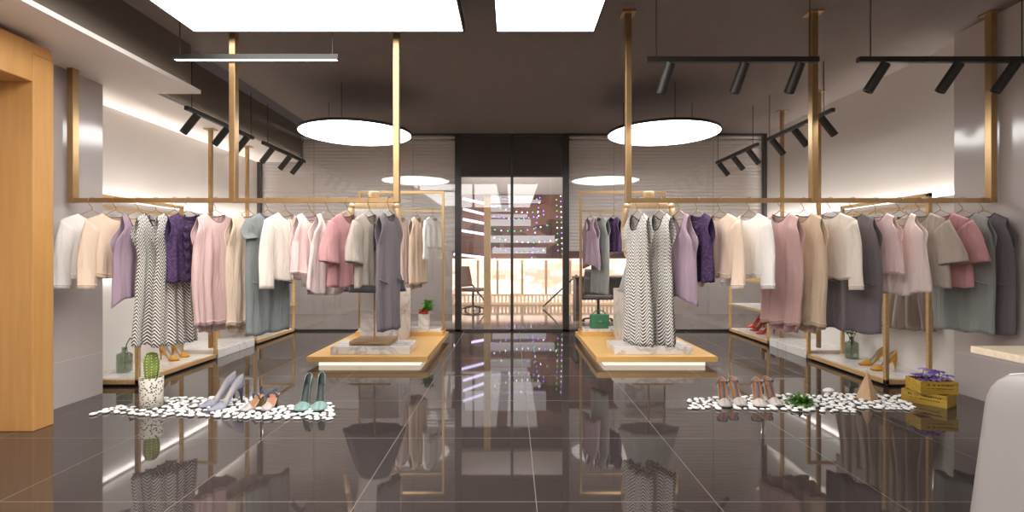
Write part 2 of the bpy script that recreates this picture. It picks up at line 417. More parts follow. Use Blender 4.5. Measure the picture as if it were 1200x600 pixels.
# ---------------------------------------------------------------- hanging rails from the ceiling
ZR = 1.645; YR = 4.105; RR = .018
def ceiling_rail(xs, tops, label, plates):
    t = thing('clothes_rail', label, 'clothes rail', (sum(xs) / 3, YR, ZR))
    cx = sum(xs) / 3
    for x, zt in zip(xs, tops):
        box(x - cx - .024, x - cx + .024, -.03, .03, -RR, zt - ZR).build('post', M['brass'], t, bevel=.003)
        if plates: box(x - cx - .055, x - cx + (.055 if x < 3.7 else .03), -.06, .06, zt - ZR - .012, zt - ZR).build('ceiling_plate', M['brass'], t)
    box(xs[0] - cx, xs[2] - cx, -RR, RR, -RR, RR).build('crossbar', M['brass'], t)
ceiling_rail((-3.52, -2.23, -.924), (2.70, ZC, ZC), 'long brass clothes rail hung from the ceiling beside the orange portal', False)
ceiling_rail((.93, 2.415, 3.84), (ZC, ZC, ZC), 'long brass clothes rail hung from three ceiling posts beside the glossy grey panel', True)
for x, y, zt, lab in ((-3.56, 6.05, 2.70, 'thin brass pole from dropped ceiling near the tall shelf frame'), (-3.62, 7.0, 2.70, 'thin brass pole from dropped ceiling closer to the blind'),
                      (3.63, 6.06, ZC, 'thin brass pole with ceiling plate at the bare wall, nearer one'), (3.63, 6.88, ZC, 'thin brass pole with ceiling plate at the bare wall, closer to the blind')):
    t = thing('ceiling_pole', lab, 'pole', (x, y, .0), 0, 'brass poles along the walls')
    box(-.019, .019, -.019, .019, .115 if y < 6.5 else .1, zt).build('pole', M['brass'], t)
    box(-.06, .06, -.05, .05, zt - .012, zt).build('ceiling_plate', M['brass'], t)

# ---------------------------------------------------------------- wall displays
def wall_unit(sx, y0, y1, tall, label):
    """sx=-1: left wall. local x runs from the front (0) to the wall (.6)"""
    t = thing('display_shelf_unit', label, 'shelf unit', (sx * 3.43, y0, 0))
    L = y1 - y0; p = .035
    def bx(x0, x1, a, b, z0, z1):
        u, v = sorted((sx * x0, sx * x1)); return MB().box(u, v, a, b, z0, z1)
    bx(.05, .55, .04, L - .02, 0, .02).build('plinth', M['black'], t)
    fr = MB()
    for (a, b, c, d) in ((0, p, 0, L), (0, .52, 0, p), (0, .52, L - p, L)):
        u, v = sorted((sx * a, sx * b)); fr.box(u, v, c, d, .02, .062)
    fr.build('base_trim', M['oak'], t, bevel=.003)
    bx(p, .56, p, L - p, .03, .066).build('deck', M['deck'], t)
    H = .86
    if tall: H = 1.22
    for yy in (0, L - p): bx(0, p, yy, yy + p, .062, H).build('post', M['oak'], t, bevel=.003)
    if not tall: bx(0, p, p, L - p, H - p, H).build('top_rail', M['oak'], t, bevel=.003)
    if tall:
        for yy in (0, L - p): bx(.395, .43, yy, yy + p, .062, 1.78).build('tall_post', M['oak'], t, bevel=.003)
        bx(.395, .43, 0, L, 1.745, 1.78).build('top_beam', M['oak'], t, bevel=.003)
        bx(.40, .422, p, L - p, 1.655, 1.68).build('hanging_rod', M['oak'], t)
        for yy in (0, L - p): bx(p, .395, yy, yy + p, H - p, H).build('side_rail', M['oak'], t, bevel=.003)
    else:
        for yy in (0, L - p):
            bx(.5, .535, yy, yy + p, .062, H).build('post', M['oak'], t, bevel=.003)
            bx(p, .5, yy, yy + p, H - p, H).build('side_rail', M['oak'], t, bevel=.003)
        sh = bx(0, .535, .0, L, .43, .455).build('shelf_board', M['deck'], t)
        bx(-.004, .0, 0, L, .425, .458).build('shelf_edge', M['oak'], sh)
    return t
wall_unit(-1, 4.70, 5.97, True, 'tall oak display frame with marble deck beside the glossy panel, curved-stem bottle on it')
wall_unit(1, 4.70, 5.97, True, 'tall oak display frame with marble deck behind the flower crates')
wall_unit(-1, 6.86, 8.1, False, 'low oak shelf unit in the corner by the blind, behind the pale cardigan')
wall_unit(1, 6.86, 8.1, False, 'low oak shelf unit in the corner by the blind, red heels on it')
for sx, lab in ((-1, 'low white marble plinth between the oak units, behind the grey-blue dress'), (1, 'low white marble plinth between the oak units, behind the rose dress')):
    a, b = sorted((sx * 3.44, sx * 4.0))
    tag(box(a, b, 5.985, 6.845, 0, .1).build('low_plinth', M['deck'], bevel=.004), lab, 'plinth')
    a, b = sorted((sx * 4.015, sx * 3.995))
    struct('trim_%d' % (3 if sx < 0 else 4), MB().box(a, b, 4.52, 8.1, 0, 1.755), M['backing'])
    a, b = sorted((sx * (XW - .002), sx * 4.017))
    wn = 'white wall under the dropped ceiling' if sx < 0 else 'tall bare grey wall'
    tag(box(a, b, 4.54, 8.08, 1.65, 1.66).build('light_strip', M['led']), 'hidden light strip washing up the ' + wn, 'light strip')
    t = thing('light_strip', 'downward light strip on the white backing of the ' + wn, 'light strip', (sx * 3.9945, 6.3, 1.0))
    a, b = sorted((-sx * .05, -sx * .056)); box(a, b, -1.76, 1.76, -.012, .022).build('profile', M['backing'], t)
    for yy in (-1.7, 0, 1.7): a, b = sorted((0, -sx * .05)); box(a, b, yy - .01, yy + .01, .016, .022).build('bracket', M['backing'], t)
    a, b = sorted((-sx * .044, -sx * .05)); box(a, b, -1.75, 1.75, -.008, .015).build('diffuser', M['led2'], t)

# ---------------------------------------------------------------- garments
SL = .48
def interp(tab, t):
    if t <= tab[0][0]: return tab[0][1]
    for (a, b), (c, d) in zip(tab, tab[1:]):
        if t <= c:
            k = (t - a) / (c - a); k = k * k * (3 - 2 * k); return b + (d - b) * k
    return tab[-1][1]
def sm(x):
    x = max(0., min(1., x)); return x * x * (3 - 2 * x)
def rot_ring(c, t, ra, rb, n, ph, amp):
    yv = Vector((0, 1, 0)); a = yv.cross(t)
    a.normalize(); out = []
    for k in range(n):
        th = 2 * PI * k / n; m = 1 + amp * math.sin(3 * th + ph) + amp * .6 * math.sin(5 * th - ph)
        out.append(c + a * (ra * m * math.cos(th)) + yv * (rb * m * math.sin(th)))
    return out
def garment(name, label, cat, group, loc, rot, m, W, L, neck=.08, nf=.07, nb=.025, arm=.2, T=.05, fold=.014, k=3., sleeve=None, hemc=0., seed=0, trim=None, bands=(), extra=None, side_drop=0., ea=.03, scale=1., tail=0.):
    g = random.Random(seed * 31 + 5)
    ph = [g.uniform(0, 6.28) for _ in range(8)]
    hw0 = W[0][1]; un = neck / hw0
    us = [-1 + (1 - un) * i / 9 for i in range(9)] + [-un + 2 * un * i / 16 for i in range(16)] + [un + (1 - un) * i / 9 for i in range(10)]
    vs = [(i / 34.) ** 1.15 for i in range(35)]
    nu, nv = len(us), len(vs); mb = MB(); rows = {0: [], 1: []}
    for sheet in (0, 1):
        sg = -1 if sheet == 0 else 1; nd = nf if sheet == 0 else nb
        for j, v in enumerate(vs):
            row = []
            for i, u in enumerate(us):
                au = abs(u); x0 = u * hw0
                zt = -SL * abs(x0) if au >= un - 1e-6 else -SL * neck - nd * (1 - (au / un) ** 2.4)
                zh = -L - hemc * (1 - u * u) - side_drop * au ** 3 + .008 * math.sin(k * PI * u + ph[0]) - (tail * (1 - au ** 2.2) if sheet else 0)
                z = zt + (zh - zt) * v
                x = u * interp(W, -z / L)
                s = -SL * abs(x0) - z
                sv = max(0., min(1., (-z - .12) / (L - .12)))
                te = T * min(1., max(0., s / .12)) ** .5 * (1 + .15 * sv)
                lat = math.sqrt(max(0., 1 - u * u)) ** .9
                e = ea * math.sin(PI * max(0, min(1, s / arm))) * (au ** 4) if arm > 0 and s < arm else 0.
                drape = sv ** .8
                y = sg * (te * lat + e)
                y += sg * fold * drape * (1 - au ** 6) * (math.sin(k * PI * u * 1.0 + ph[1 + sheet] + 1.2 * sv) + .55 * math.sin(k * 1.9 * PI * u + ph[3 + sheet] - .8 * sv))
                y += .018 * drape * math.sin(1.4 * PI * u + ph[5])
                y += sg * .004 * math.sin(9 * u + 14 * z + ph[6]) * lat * sm(s / .1)
                x += .006 * drape * math.sin(7 * z + ph[7])
                mb.uv[len(mb.v)] = (u * .21, z)
                mb.v.append((x * scale, y * scale, z * scale)); row.append(mb.v[-1])
            rows[sheet].append(row)
        b = sheet * nu * nv
        for j in range(nv - 1):
            for i in range(nu - 1):
                q = (b + j * nu + i, b + j * nu + i + 1, b + (j + 1) * nu + i + 1, b + (j + 1) * nu + i)
                mb.f.append(q if sheet == 0 else q[::-1])
    t = mb.build(name, m, None, True, solid=.004, weld=.0006, loc=loc, rot=rot, recalc=False)
    tag(t, label, cat, group)
    trim = trim or TR.get(m.name)
    idx = [i for i, u in enumerate(us) if abs(u) <= un + 1e-6]
    loop = [rows[0][0][i] for i in idx] + [rows[1][0][i] for i in reversed(idx)][1:-1]
    MB().tube(loop, .005, 6, closed=True).build('neckline', trim or m, t, True)
    for vb in bands:
        j = min(range(nv), key=lambda q: abs(vs[q] - vb))
        loop = [Vector(rows[0][j][i]) + Vector((0, -.003, 0)) for i in range(nu)] + [Vector(rows[1][j][i]) + Vector((0, .003, 0)) for i in reversed(range(nu))][1:-1]
        MB().tube(loop, .0055, 6, closed=True).build('hem_band', m, t, True)
    if sleeve:
        for s in (-1, 1):
            ln, r0, r1, out, fw = sleeve['len'], sleeve.get('r0', .085), sleeve['r1'], sleeve.get('out', .08), sleeve.get('fw', .02)
            c0 = Vector((s * (hw0 - r0 * .5), 0, -SL * hw0 - r0 * .8)); pts = []
            n = 16
            for i in range(n + 1):
                q = i / n
                pts.append(c0 + Vector((s * (out * q + .01 * math.sin(q * PI)), -fw * q * q + .01 * math.sin(5 * q + ph[2]) * q, -ln * q)))
            sb = MB(); N = 22
            for i, p in enumerate(pts):
                q = i / n
                tg = pts[min(i + 1, n)] - pts[max(i - 1, 0)]; tg.normalize()
                tg = (tg * sm(q * 3) + Vector((s * .7, 0, -.71)) * (1 - sm(q * 3))).normalized()
                ra = r0 + (r1 - r0) * sm(q * 1.15); rb = ra * (.42 - .04 * q)
                am = .1 * sm(q * 2)
                for vtx in rot_ring(p, tg, ra, rb, N, ph[4] + s + 3 * q, am):
                    sb.uv[len(sb.v)] = (vtx.x, vtx.z); sb.v.append(tuple(vtx * scale))
            for i in range(n):
                for kk in range(N):
                    l = (kk + 1) % N; sb.f.append((i * N + kk, i * N + l, (i + 1) * N + l, (i + 1) * N + kk))
            o = sb.build('sleeve', m, t, True, solid=.004)
            if sleeve.get('cuff'):
                loop = [sb.v[(n - 1) * N + kk] for kk in range(N)]
                MB().tube(loop, .006, 6, closed=True).build('cuff', m, o, True)
    if extra: extra(t, rows, us, vs)
    return t
def hanger(loc, rot, label, group, halfw=.17, z_rod=.05, hookr=.03, mt=None):
    mt = mt or M['wire']
    t = thing('clothes_hanger', label, 'hanger', loc, rot, group)
    pts = [(hookr * math.cos(a), 0, z_rod + .004 + hookr * math.sin(a)) for a in [R(-20 + 15 * i) for i in range(0, 14)]]
    # hook: from beyond the rod over the top and down to the neck
    hk = [(hookr * math.cos(R(d)), 0, z_rod + hookr * math.sin(R(d)) - .004) for d in range(-10, 181, 15)]
    hk += [(-hookr, 0, z_rod - .018), (-hookr * .6, 0, z_rod - .035), (-.002, 0, .012), (0, 0, -.010)]
    MB().tube(hk, .0026, 6).build('hook', mt, t, True)
    a = halfw; zz = -SL * a - .018
    MB().tube([(0, 0, -.010), (a, 0, zz), (a - .01, 0, zz - .014), (-a + .01, 0, zz - .014), (-a, 0, zz), (0, 0, -.010)], .0032, 6).build('shoulder_wire', mt, t, True)
    return t

FB = {}; TR = {}
def fab(key, r, g, b, sheen=.15):
    if key not in FB:
        FB[key] = fabric(key + '_fabric', rgb(r, g, b), sheen=sheen); TR[FB[key].name] = mat(key + '_trim', rgb(r * .68, g * .65, b * .64), .85)
    return FB[key]
for k_, c_ in dict(white=(232, 227, 222), peach=(226, 200, 178), lilac=(164, 140, 154), pink=(212, 180, 177), beige=(212, 188, 166), greyblue=(128, 132, 131), cream=(222, 210, 198),
        blush=(228, 198, 195), palepink=(226, 206, 201), rose=(186, 136, 137), stone=(172, 158, 146), mauvegrey=(114, 104, 108), greygreen=(140, 141, 137), duskpink=(191, 155, 152),
        sand=(206, 181, 155), dark=(52, 42, 44), charcoal=(74, 73, 77), palegrey=(172, 171, 168)).items(): fab(k_, *c_)
HB = herring('herringbone'); LC = lace('purple_lace', rgb(96, 72, 110))

def ruffle(mt):
    def f(t, rows, us, vs):
        for uu in (.12, -.15):
            i = min(range(len(us)), key=lambda q: abs(us[q] - uu)); s = MB(); n = 0
            for j in range(3, len(vs) - 1):
                p = Vector(rows[0][j][i]); wv = .03 * math.sin(j * 1.1)
                for kx in range(4):
                    s.v.append((p.x + .022 * kx * (1 if uu > 0 else -1), p.y - .008 - .006 * kx + wv * kx / 9, p.z)); n += 1
            m = len(s.v) // 4
            for j in range(m - 1):
                for kx in range(3): s.f.append((j * 4 + kx, j * 4 + kx + 1, j * 4 + 5 + kx, j * 4 + 4 + kx))
            s.build('ruffle', mt, t, True, solid=.003)
    return f
def neck_slit(mt, depth=.2):
    def f(t, rows, us, vs):
        i = len(us) // 2; s = []
        for j in range(0, len(vs)):
            p = Vector(rows[0][j][i]); s.append(p + Vector((0, -.013, 0)))
            if rows[0][0][i][2] - p.z > depth: break
        MB().tube(s, .012, 6, ry=.006).build('neck_tie', mt, t, True)
    return f
def open_front(mt):
    def f(t, rows, us, vs):
        for uu in (.07, -.07):
            i = min(range(len(us)), key=lambda q: abs(us[q] - uu))
            MB().tube([Vector(rows[0][j][i]) + Vector((0, -.006, 0)) for j in range(len(vs))], .006, 6).build('front_edge', mt, t, True)
        i = len(us) // 2
        MB().tube([Vector(rows[0][j][i]) + Vector((0, -.002, 0)) for j in range(len(vs))], .011, 6, ry=.003).build('opening', FB['stone'], t, True)
    return f
def pocket(mt):
    def f(t, rows, us, vs):
        for uu in (-.62, .62):
            i = min(range(len(us)), key=lambda q: abs(us[q] - uu)); j = int(len(vs) * .62)
            p = Vector(rows[0][j][i])
            MB().tube([p + Vector((-.05, -.012, .02)), p + Vector((0, -.016, 0)), p + Vector((.05, -.012, -.015))], .006, 6).build('pocket_welt', mt, t, True)
    return f

DRESS = [(0, .175), (.12, .165), (.25, .2), (.6, .215), (1, .2)]
MAXI = [(0, .165), (.1, .15), (.2, .175), (.36, .14), (.6, .165), (1, .185)]
SHIRT = [(0, .2), (.3, .215), (1, .235)]
TANK = [(0, .13), (.15, .125), (.34, .195), (1, .24)]
kinds = {
 'blouse': dict(W=SHIRT, L=.55, neck=.095, nf=.045, arm=0, T=.036, sleeve=dict(len=.47, r0=.078, r1=.064, out=.06, cuff=1), bands=(.93,), k=3),
 'slim': dict(W=[(0, .15), (.12, .14), (.25, .165), (.6, .175), (1, .165)], L=.97, neck=.08, nf=.06, arm=.21, T=.03, fold=.011, k=2.2),
 'sweater': dict(W=SHIRT, L=.56, neck=.085, nf=.04, arm=0, T=.036, sleeve=dict(len=.48, r0=.075, r1=.056, out=.065, cuff=1), bands=(.95,), k=2.5, fold=.009),
 'dress': dict(W=DRESS, L=.92, neck=.085, nf=.07, arm=.22, T=.036, fold=.02, k=3.4, bands=(.95,), tail=.075, ),
 'capdress': dict(W=[(0, .2), (.12, .19), (.25, .21), (.6, .225), (1, .22)], L=.99, neck=.085, nf=.06, arm=0, T=.036, fold=.012, k=2.4, sleeve=dict(len=.10, r0=.06, r1=.062, out=.02)),
 'shift': dict(W=[(0, .19), (.12, .175), (.25, .215), (.6, .23), (1, .22)], L=.98, neck=.09, nf=.06, arm=.23, T=.036, fold=.011, k=2.2),
 'maxi': dict(W=MAXI, L=1.08, neck=.09, nf=.13, nb=.05, arm=.22, T=.036, fold=.022, k=4.2),
 'tank': dict(W=TANK, L=.64, neck=.092, nf=.13, nb=.09, arm=.22, T=.036, fold=.016, k=2.6, hemc=.05),
 'crop': dict(W=[(0, .15), (.2, .145), (.4, .19), (1, .21)], L=.52, neck=.09, nf=.07, arm=.2, T=.036, fold=.018, k=2.6, bands=(.96,)),
 'lacetop': dict(W=[(0, .17), (.25, .17), (.45, .19), (1, .2)], L=.58, neck=.09, nf=.08, arm=.2, T=.036, fold=.02, k=3.3),
 'kimono': dict(W=[(0, .2), (.3, .2), (1, .225)], L=.62, neck=.085, nf=.08, arm=0, T=.036, fold=.012, k=2.4, sleeve=dict(len=.27, r0=.085, r1=.105, out=.075, fw=.01)),
 'cardigan': dict(W=SHIRT, L=.57, neck=.08, nf=.05, arm=0, T=.036, sleeve=dict(len=.47, r0=.078, r1=.066, out=.06), fold=.012),
 'tunic': dict(W=[(0, .13), (.2, .125), (.4, .2), (1, .22)], L=.72, neck=.095, nf=.19, nb=.13, arm=.3, T=.036, fold=.02, k=2.6, hemc=-.02, side_drop=.05),
}
left = [
 (108, 'blouse', 'white', 'shirt', 'white long-sleeved blouse at the rail end nearest the orange portal'),
 (136, 'blouse', 'peach', 'shirt', 'peach long-sleeved blouse between the white blouse and lilac top'),
 (162, 'tunic', 'lilac', 'top', 'lilac sleeveless top hanging beside a herringbone maxi dress'),
 (183, 'maxi', HB, 'dress', 'black and white herringbone maxi dress beside the lilac top'),
 (205, 'maxi', HB, 'dress', 'black and white herringbone maxi dress behind the purple lace top'),
 (221, 'lacetop', LC, 'top', 'purple lace top with ruffles over the herringbone dress'),
 (253, 'dress', 'pink', 'dress', 'long pale pink dress between purple lace top and beige dress'),
 (291, 'dress', 'beige', 'dress', 'long pale beige sleeveless dress between the pink and grey-blue dresses'),
 (314, 'capdress', 'greyblue', 'dress', 'grey-blue cap-sleeved dress half hidden by the pale cardigan'),
 (335, 'cardigan', 'cream', 'cardigan', 'cream open-fronted cardigan over the grey-blue dress'),
 (363, 'crop', 'blush', 'top', 'short blush pink sleeveless top next to the cream cardigan'),
 (384, 'tank', 'palepink', 'top', 'pale pink tank top with scalloped hem beside the rose blouse'),
 (407, 'kimono', 'rose', 'shirt', 'rose wide-sleeved blouse on the rail before the dark-skirted mannequin'),
 (433, 'kimono', 'stone', 'shirt', 'stone grey wide-sleeved blouse in front of a wooden mannequin'),
 (456, 'slim', 'mauvegrey', 'dress', 'mauve grey dress at the rail end before the marble plinth'),
]
right = [
 (747, 'maxi', HB, 'dress', 'black and white herringbone maxi dress nearest the green handbag'),
 (773, 'maxi', HB, 'dress', 'black and white herringbone maxi dress beside the lilac tank top'),
 (796, 'tunic', 'lilac', 'top', 'lilac tank top between herringbone dress and purple lace top'),
 (817, 'lacetop', LC, 'top', 'narrow purple lace top next to the wide peach blouse'),
 (843, 'blouse', 'peach', 'shirt', 'peach long-sleeved blouse between the purple lace top and the white blouse'),
 (878, 'blouse', 'white', 'shirt', 'white long-sleeved blouse between the peach blouse and rose dress'),
 (915, 'dress', 'duskpink', 'dress', 'long dusky pink sleeveless dress next to the sand-coloured dress'),
 (942, 'dress', 'sand', 'dress', 'long sand-coloured sleeveless dress beside the cream sweater'),
 (973, 'sweater', 'cream', 'sweater', 'cream long-sleeved sweater next to the dark mauve dress'),
 (999, 'shift', 'mauvegrey', 'dress', 'dark mauve grey dress beside the sweater above a bottle vase'),
 (1026, 'crop', 'blush', 'top', 'short blush pink top squeezed beside the dark mauve dress'),
 (1054, 'tank', 'palepink', 'top', 'pale pink tank top with curved hem beside a stone grey blouse'),
 (1077, 'kimono', 'stone', 'shirt', 'stone grey wide-sleeved blouse between pink tank and rose blouse'),
 (1102, 'kimono', 'rose', 'shirt', 'rose wide-sleeved blouse next to the grey-green dress'),
 (1128, 'shift', 'greygreen', 'dress', 'grey-green sleeveless shift dress second from the end post'),
 (1152, 'shift', 'mauvegrey', 'dress', 'mauve grey shift dress at the end post by the glossy panel'),
]
def hang_row(items, sgn, group):
    for i, (px, kind, fk, cat, label) in enumerate(items):
        d = dict(kinds[kind]); m = FB[fk] if isinstance(fk, str) else fk
        x = (px - 600) / F * YR
        rot = sgn * R(72 + rnd.uniform(-1.8, 1.8))
        if px > 1140: rot = sgn * R(80); d['T'] = .035; d['fold'] = .006
        za = ZR - .066
        if kind == 'lacetop': d['extra'] = ruffle(m)
        if kind == 'kimono' and sgn > 0: d['extra'] = neck_slit(FB['dark'])
        if kind == 'cardigan': d['extra'] = open_front(m)
        if kind in ('shift', 'capdress', 'slim'): d['extra'] = pocket(m)
        names = {'shirt': 'blouse', 'dress': 'sleeveless_dress', 'top': 'sleeveless_blouse', 'cardigan': 'cardigan', 'sweater': 'sweater'}
        nm = 'herringbone_dress' if fk is HB else 'lace_blouse' if fk is LC else names[cat]
        garment(nm, label, cat, group, (x, YR, za), rot, m, seed=i + (0 if sgn > 0 else 100), **d)
        hl = label.split(' beside ')[0].split(' between ')[0]
        short = ' '.join(label.split(' ')[:3])
        hanger((x, YR, za), rot, 'wire hanger of the ' + label.replace(' hanging', ''), group.replace('clothes', 'hangers'), halfw=min(.165, d['W'][0][1] - (.06 if d.get('sleeve') else .02)), z_rod=.066)
hang_row(left, 1, 'clothes on the rail beside the orange portal')
hang_row(right, -1, 'clothes on the rail beside the grey panel')

# ---------------------------------------------------------------- platforms
def platform(sx, what):
    xs = sorted((sx * .91, sx * 2.22)); cx = sum(xs) / 2
    t = thing('display_platform', 'low honey wood platform with glowing base, carrying the %s' % what, 'platform', (cx, 6.45, 0))
    hx = (xs[1] - xs[0]) / 2
    box(-hx, hx, -.93, .93, .053, .115).build('top_slab', M['honey'], t, bevel=.004)
    box(-hx + .1, hx - .1, -.83, .83, 0, .053).build('glowing_base', M['ledbase'], t)
    a, b = sorted((sx * 1.13, sx * 2.0))
    tag(box(a, b, 5.64, 6.10, .1155, .20).build('marble_block', M['marble'], bevel=.003), 'flat white marble block under the mannequin stand, on the platform with the %s' % what, 'block')
    a, b = sorted((sx * 1.37, sx * 1.84))
    tag(box(a, b, 6.2, 6.92, .1155, .77).build('marble_plinth', M['marble'], bevel=.003), 'tall white marble plinth behind the mannequin, on the platform with the %s' % what, 'plinth')
    # brass garment frame at the back
    a, b = sorted((sx * .94, sx * 2.13)); c = (a + b) / 2; h = (b - a) / 2
    f = thing('garment_frame', 'thin brass garment frame at the back of the platform with the %s' % what, 'clothes rail', (c, 7.12, .115))
    MB().box(-h, h, -.15, .15, .001, .055).build('base_tray', M['honey'], f, bevel=.003)
    box(-h + .03, h - .03, -.125, .125, .055, .09).build('marble_insert', M['marble'], f)
    for x in (-h + .016, h - .016): box(x - .016, x + .016, -.016, .016, .055, 1.955).build('post', M['brass'], f)
    box(-h, h, -.016, .016, 1.955, 1.987).build('top_bar', M['brass'], f)
    box(-h + .03, h - .03, -.011, .011, 1.70, 1.722).build('hanging_bar', M['brass'], f)
platform(-1, 'plant pot'); platform(1, 'green handbag')
ZB = .115 + 1.711
def back_row(items, sgn, group):
    for i, (px, kind, fk, cat, nm, label, sc) in enumerate(items):
        d = dict(kinds[kind]); m = FB[fk] if isinstance(fk, str) else fk
        x = (px - 600) / F * 7.12; za = ZB - .045; rot = sgn * R(70)
        if kind == 'lacetop': d['extra'] = ruffle(m)
        d['L'] *= sc; d['T'] = .045
        garment(nm, label, cat, group, (x, 7.12, za), rot, m, seed=300 + i + int(50 * sgn), **d)
        hanger((x, 7.12, za), rot, 'wire hanger of the ' + label, group.replace('clothes', 'hangers'), halfw=min(.165, d['W'][0][1] - (.06 if d.get('sleeve') else .02)), z_rod=.045, hookr=.024)
back_row([(470, 'dress', 'palepink', 'dress', 'sleeveless_dress', 'pale pink dress on the thin frame beside the dark-skirted mannequin', 1.05),
          (489, 'dress', 'beige', 'dress', 'sleeveless_dress', 'beige dress on the thin frame above the small plant', 1.05),
          (507, 'blouse', 'white', 'shirt', 'blouse', 'short white blouse nearest the door on the thin frame', .85)], 1, 'clothes on the frame above the plant pot')
back_row([(692, 'tunic', 'lilac', 'top', 'sleeveless_blouse', 'lilac sleeveless top nearest the door on the thin frame', 1.0),
          (704, 'shift', 'greygreen', 'dress', 'sleeveless_dress', 'long light grey dress on the thin frame above the green handbag', 1.12),
          (719, 'lacetop', LC, 'top', 'lace_blouse', 'small purple lace top on the thin frame behind the mannequin', .9)], -1, 'clothes on the frame above the green handbag')
# beige skirts in the tall frame behind the right rail
def skirt(loc, rot, m, label, L=.5, w0=.15, w1=.22, seed=1):
    g = random.Random(seed); n = 40; s = MB(); ph = g.uniform(0, 6)
    for i in range(16):
        q = i / 15.
        for k in range(n):
            a = 2 * PI * k / n; r = (w0 + (w1 - w0) * q) * (1 + .1 * q * math.sin(7 * a + ph))
            s.v.append((r * math.cos(a), r * .45 * math.sin(a), -L * q))
    for i in range(15):
        for k in range(n):
            l = (k + 1) % n; s.f.append((i * n + k, i * n + l, (i + 1) * n + l, (i + 1) * n + k))
    return s
for i, (y, z1) in enumerate(((4.98, 0), (5.35, .02), (5.70, -.02))):
    lab = ['stone beige pleated coat nearest the end post of the tall frame', 'stone beige pleated coat in the middle of the tall frame', 'stone beige pleated coat deepest in the tall frame'][i]
    garment('pleated_coat', lab, 'coat', 'coats inside the tall display frame', (3.84, y, 1.667 - .045), R(-64), FB['stone'], seed=500 + i, W=[(0, .17), (.25, .19), (.6, .18), (1, .25)], L=1.13 + z1, neck=.08, nf=.07, arm=0, T=.05, fold=.025, k=4.5, sleeve=dict(len=.4, r1=.055, out=.03))
    hanger((3.84, y, 1.667 - .045), R(-64), 'wire hanger of the ' + lab, 'hangers inside the tall display frame', z_rod=.030, halfw=.11, hookr=.036)

# ---------------------------------------------------------------- mannequins
def mannequin(x, label, top_m, skirt_m, shawl):
    t = thing('mannequin', label, 'mannequin', (x, 5.92, .2005))
    Z = lambda z: z - .2005
    b = MB().box(-.23, .23, -.2, .2, .012, .045); b.box(-.23, -.17, -.2, .2, 0, .012).box(.17, .23, -.2, .2, 0, .012)
    b.build('base', M['walnut'], t, bevel=.003)
    MB().tube([(0, 0, .045), (0, 0, Z(.95))], .011, 12).build('pole', M['walnut'], t)
    prof = [(.001, Z(.88)), (.13, Z(.9)), (.165, Z(1.0)), (.135, Z(1.22)), (.16, Z(1.45)), (.2, Z(1.64)), (.225, Z(1.74)), (.235, Z(1.79)), (.2, Z(1.82)), (.09, Z(1.845)), (.06, Z(1.86)), (.055, Z(1.88))]
    MB().lathe(prof, 32, sy=.55).build('torso', M['beech'], t, True)
    MB().lathe([(.05, Z(1.875)), (.064, Z(1.885)), (.064, Z(1.935)), (.055, Z(1.945))], 28, sy=.8).build('neck_cap', M['beech'], t, True)
    # clothing
    s = MB(); n = 48
    lv = [(Z(1.775), .222, .115), (Z(1.70), .228, .125), (Z(1.5), .185, .115), (Z(1.32), .155, .1), (Z(1.26), .16, .105)]
    for (z, rx, ry) in lv:
        for k in range(n):
            a = 2 * PI * k / n; s.v.append((rx * math.cos(a), ry * math.sin(a), z))
    for i in range(len(lv) - 1):
        for k in range(n):
            l = (k + 1) % n; s.f.append((i * n + k, i * n + l, (i + 1) * n + l, (i + 1) * n + k))
    s.build('bodice', top_m, t, True, solid=.004)
    s = MB()
    for i in range(14):
        q = i / 13.; z = Z(1.34) - .55 * q
        for k in range(n):
            a = 2 * PI * k / n; r = .165 + .175 * q ** .8; r *= 1 + .07 * q * math.sin(8 * a + .5)
            s.v.append((r * math.cos(a), (r * .62) * math.sin(a), z))
    for i in range(13):
        for k in range(n):
            l = (k + 1) % n; s.f.append((i * n + k, i * n + l, (i + 1) * n + l, (i + 1) * n + k))
    s.build('skirt', skirt_m, t, True, solid=.005)
    for sd in (-1, 1):
        sh = Vector((sd * .262, 0, Z(1.775))); el = Vector((sd * .30, -.02, Z(1.52))); wr = Vector((sd * .305, -.10, Z(1.31)))
        a = MB().ell(sh, .037, .037, .037)
        a.tube([sh + (el - sh) * .1, sh + (el - sh) * .4, el], [.034, .035, .027], 14)
        a.ell(el, .029, .029, .029)
        a.tube([el, el + (wr - el) * .35, wr], [.027, .029, .019], 14)
        a.ell(wr, .02, .02, .02)
        o = a.build('arm', M['beech'], t, True)
        h = MB()
        pc = wr + Vector((-sd * .004, -.02, -.045))
        h.ell(pc, .013, .03, .042)
        for fi in range(4):
            b0 = pc + Vector((0, -.022 + .0145 * fi, -.036)); ln = (.05, .058, .054, .042)[fi]
            h.tube([b0, b0 + Vector((-sd * .004, -.006, -ln * .5)), b0 + Vector((-sd * .014, -.012, -ln))], [.0085, .008, .006], 8)
        b0 = pc + Vector((-sd * .008, -.024, .012)); h.tube([b0, b0 + Vector((-sd * .012, -.022, -.022)), b0 + Vector((-sd * .014, -.028, -.05))], [.0095, .0085, .0065], 8)
        h.build('hand', M['beech'], o, True)
    if shawl:
        s = MB(); lv = [(Z(1.83), .12, .075), (Z(1.80), .225, .128), (Z(1.72), .245, .15), (Z(1.5), .235, .15), (Z(1.38), .24, .16)]
        for (z, rx, ry) in lv:
            for k in range(n):
                a = 2 * PI * k / n; m = 1 + .03 * math.sin(9 * a); s.v.append((rx * m * math.cos(a), ry * m * math.sin(a), z))
        for i in range(len(lv) - 1):
            for k in range(n):
                l = (k + 1) % n; s.f.append((i * n + k, i * n + l, (i + 1) * n + l, (i + 1) * n + k))
        s.build('cape', FB['cream'], t, True, solid=.005)
    return t
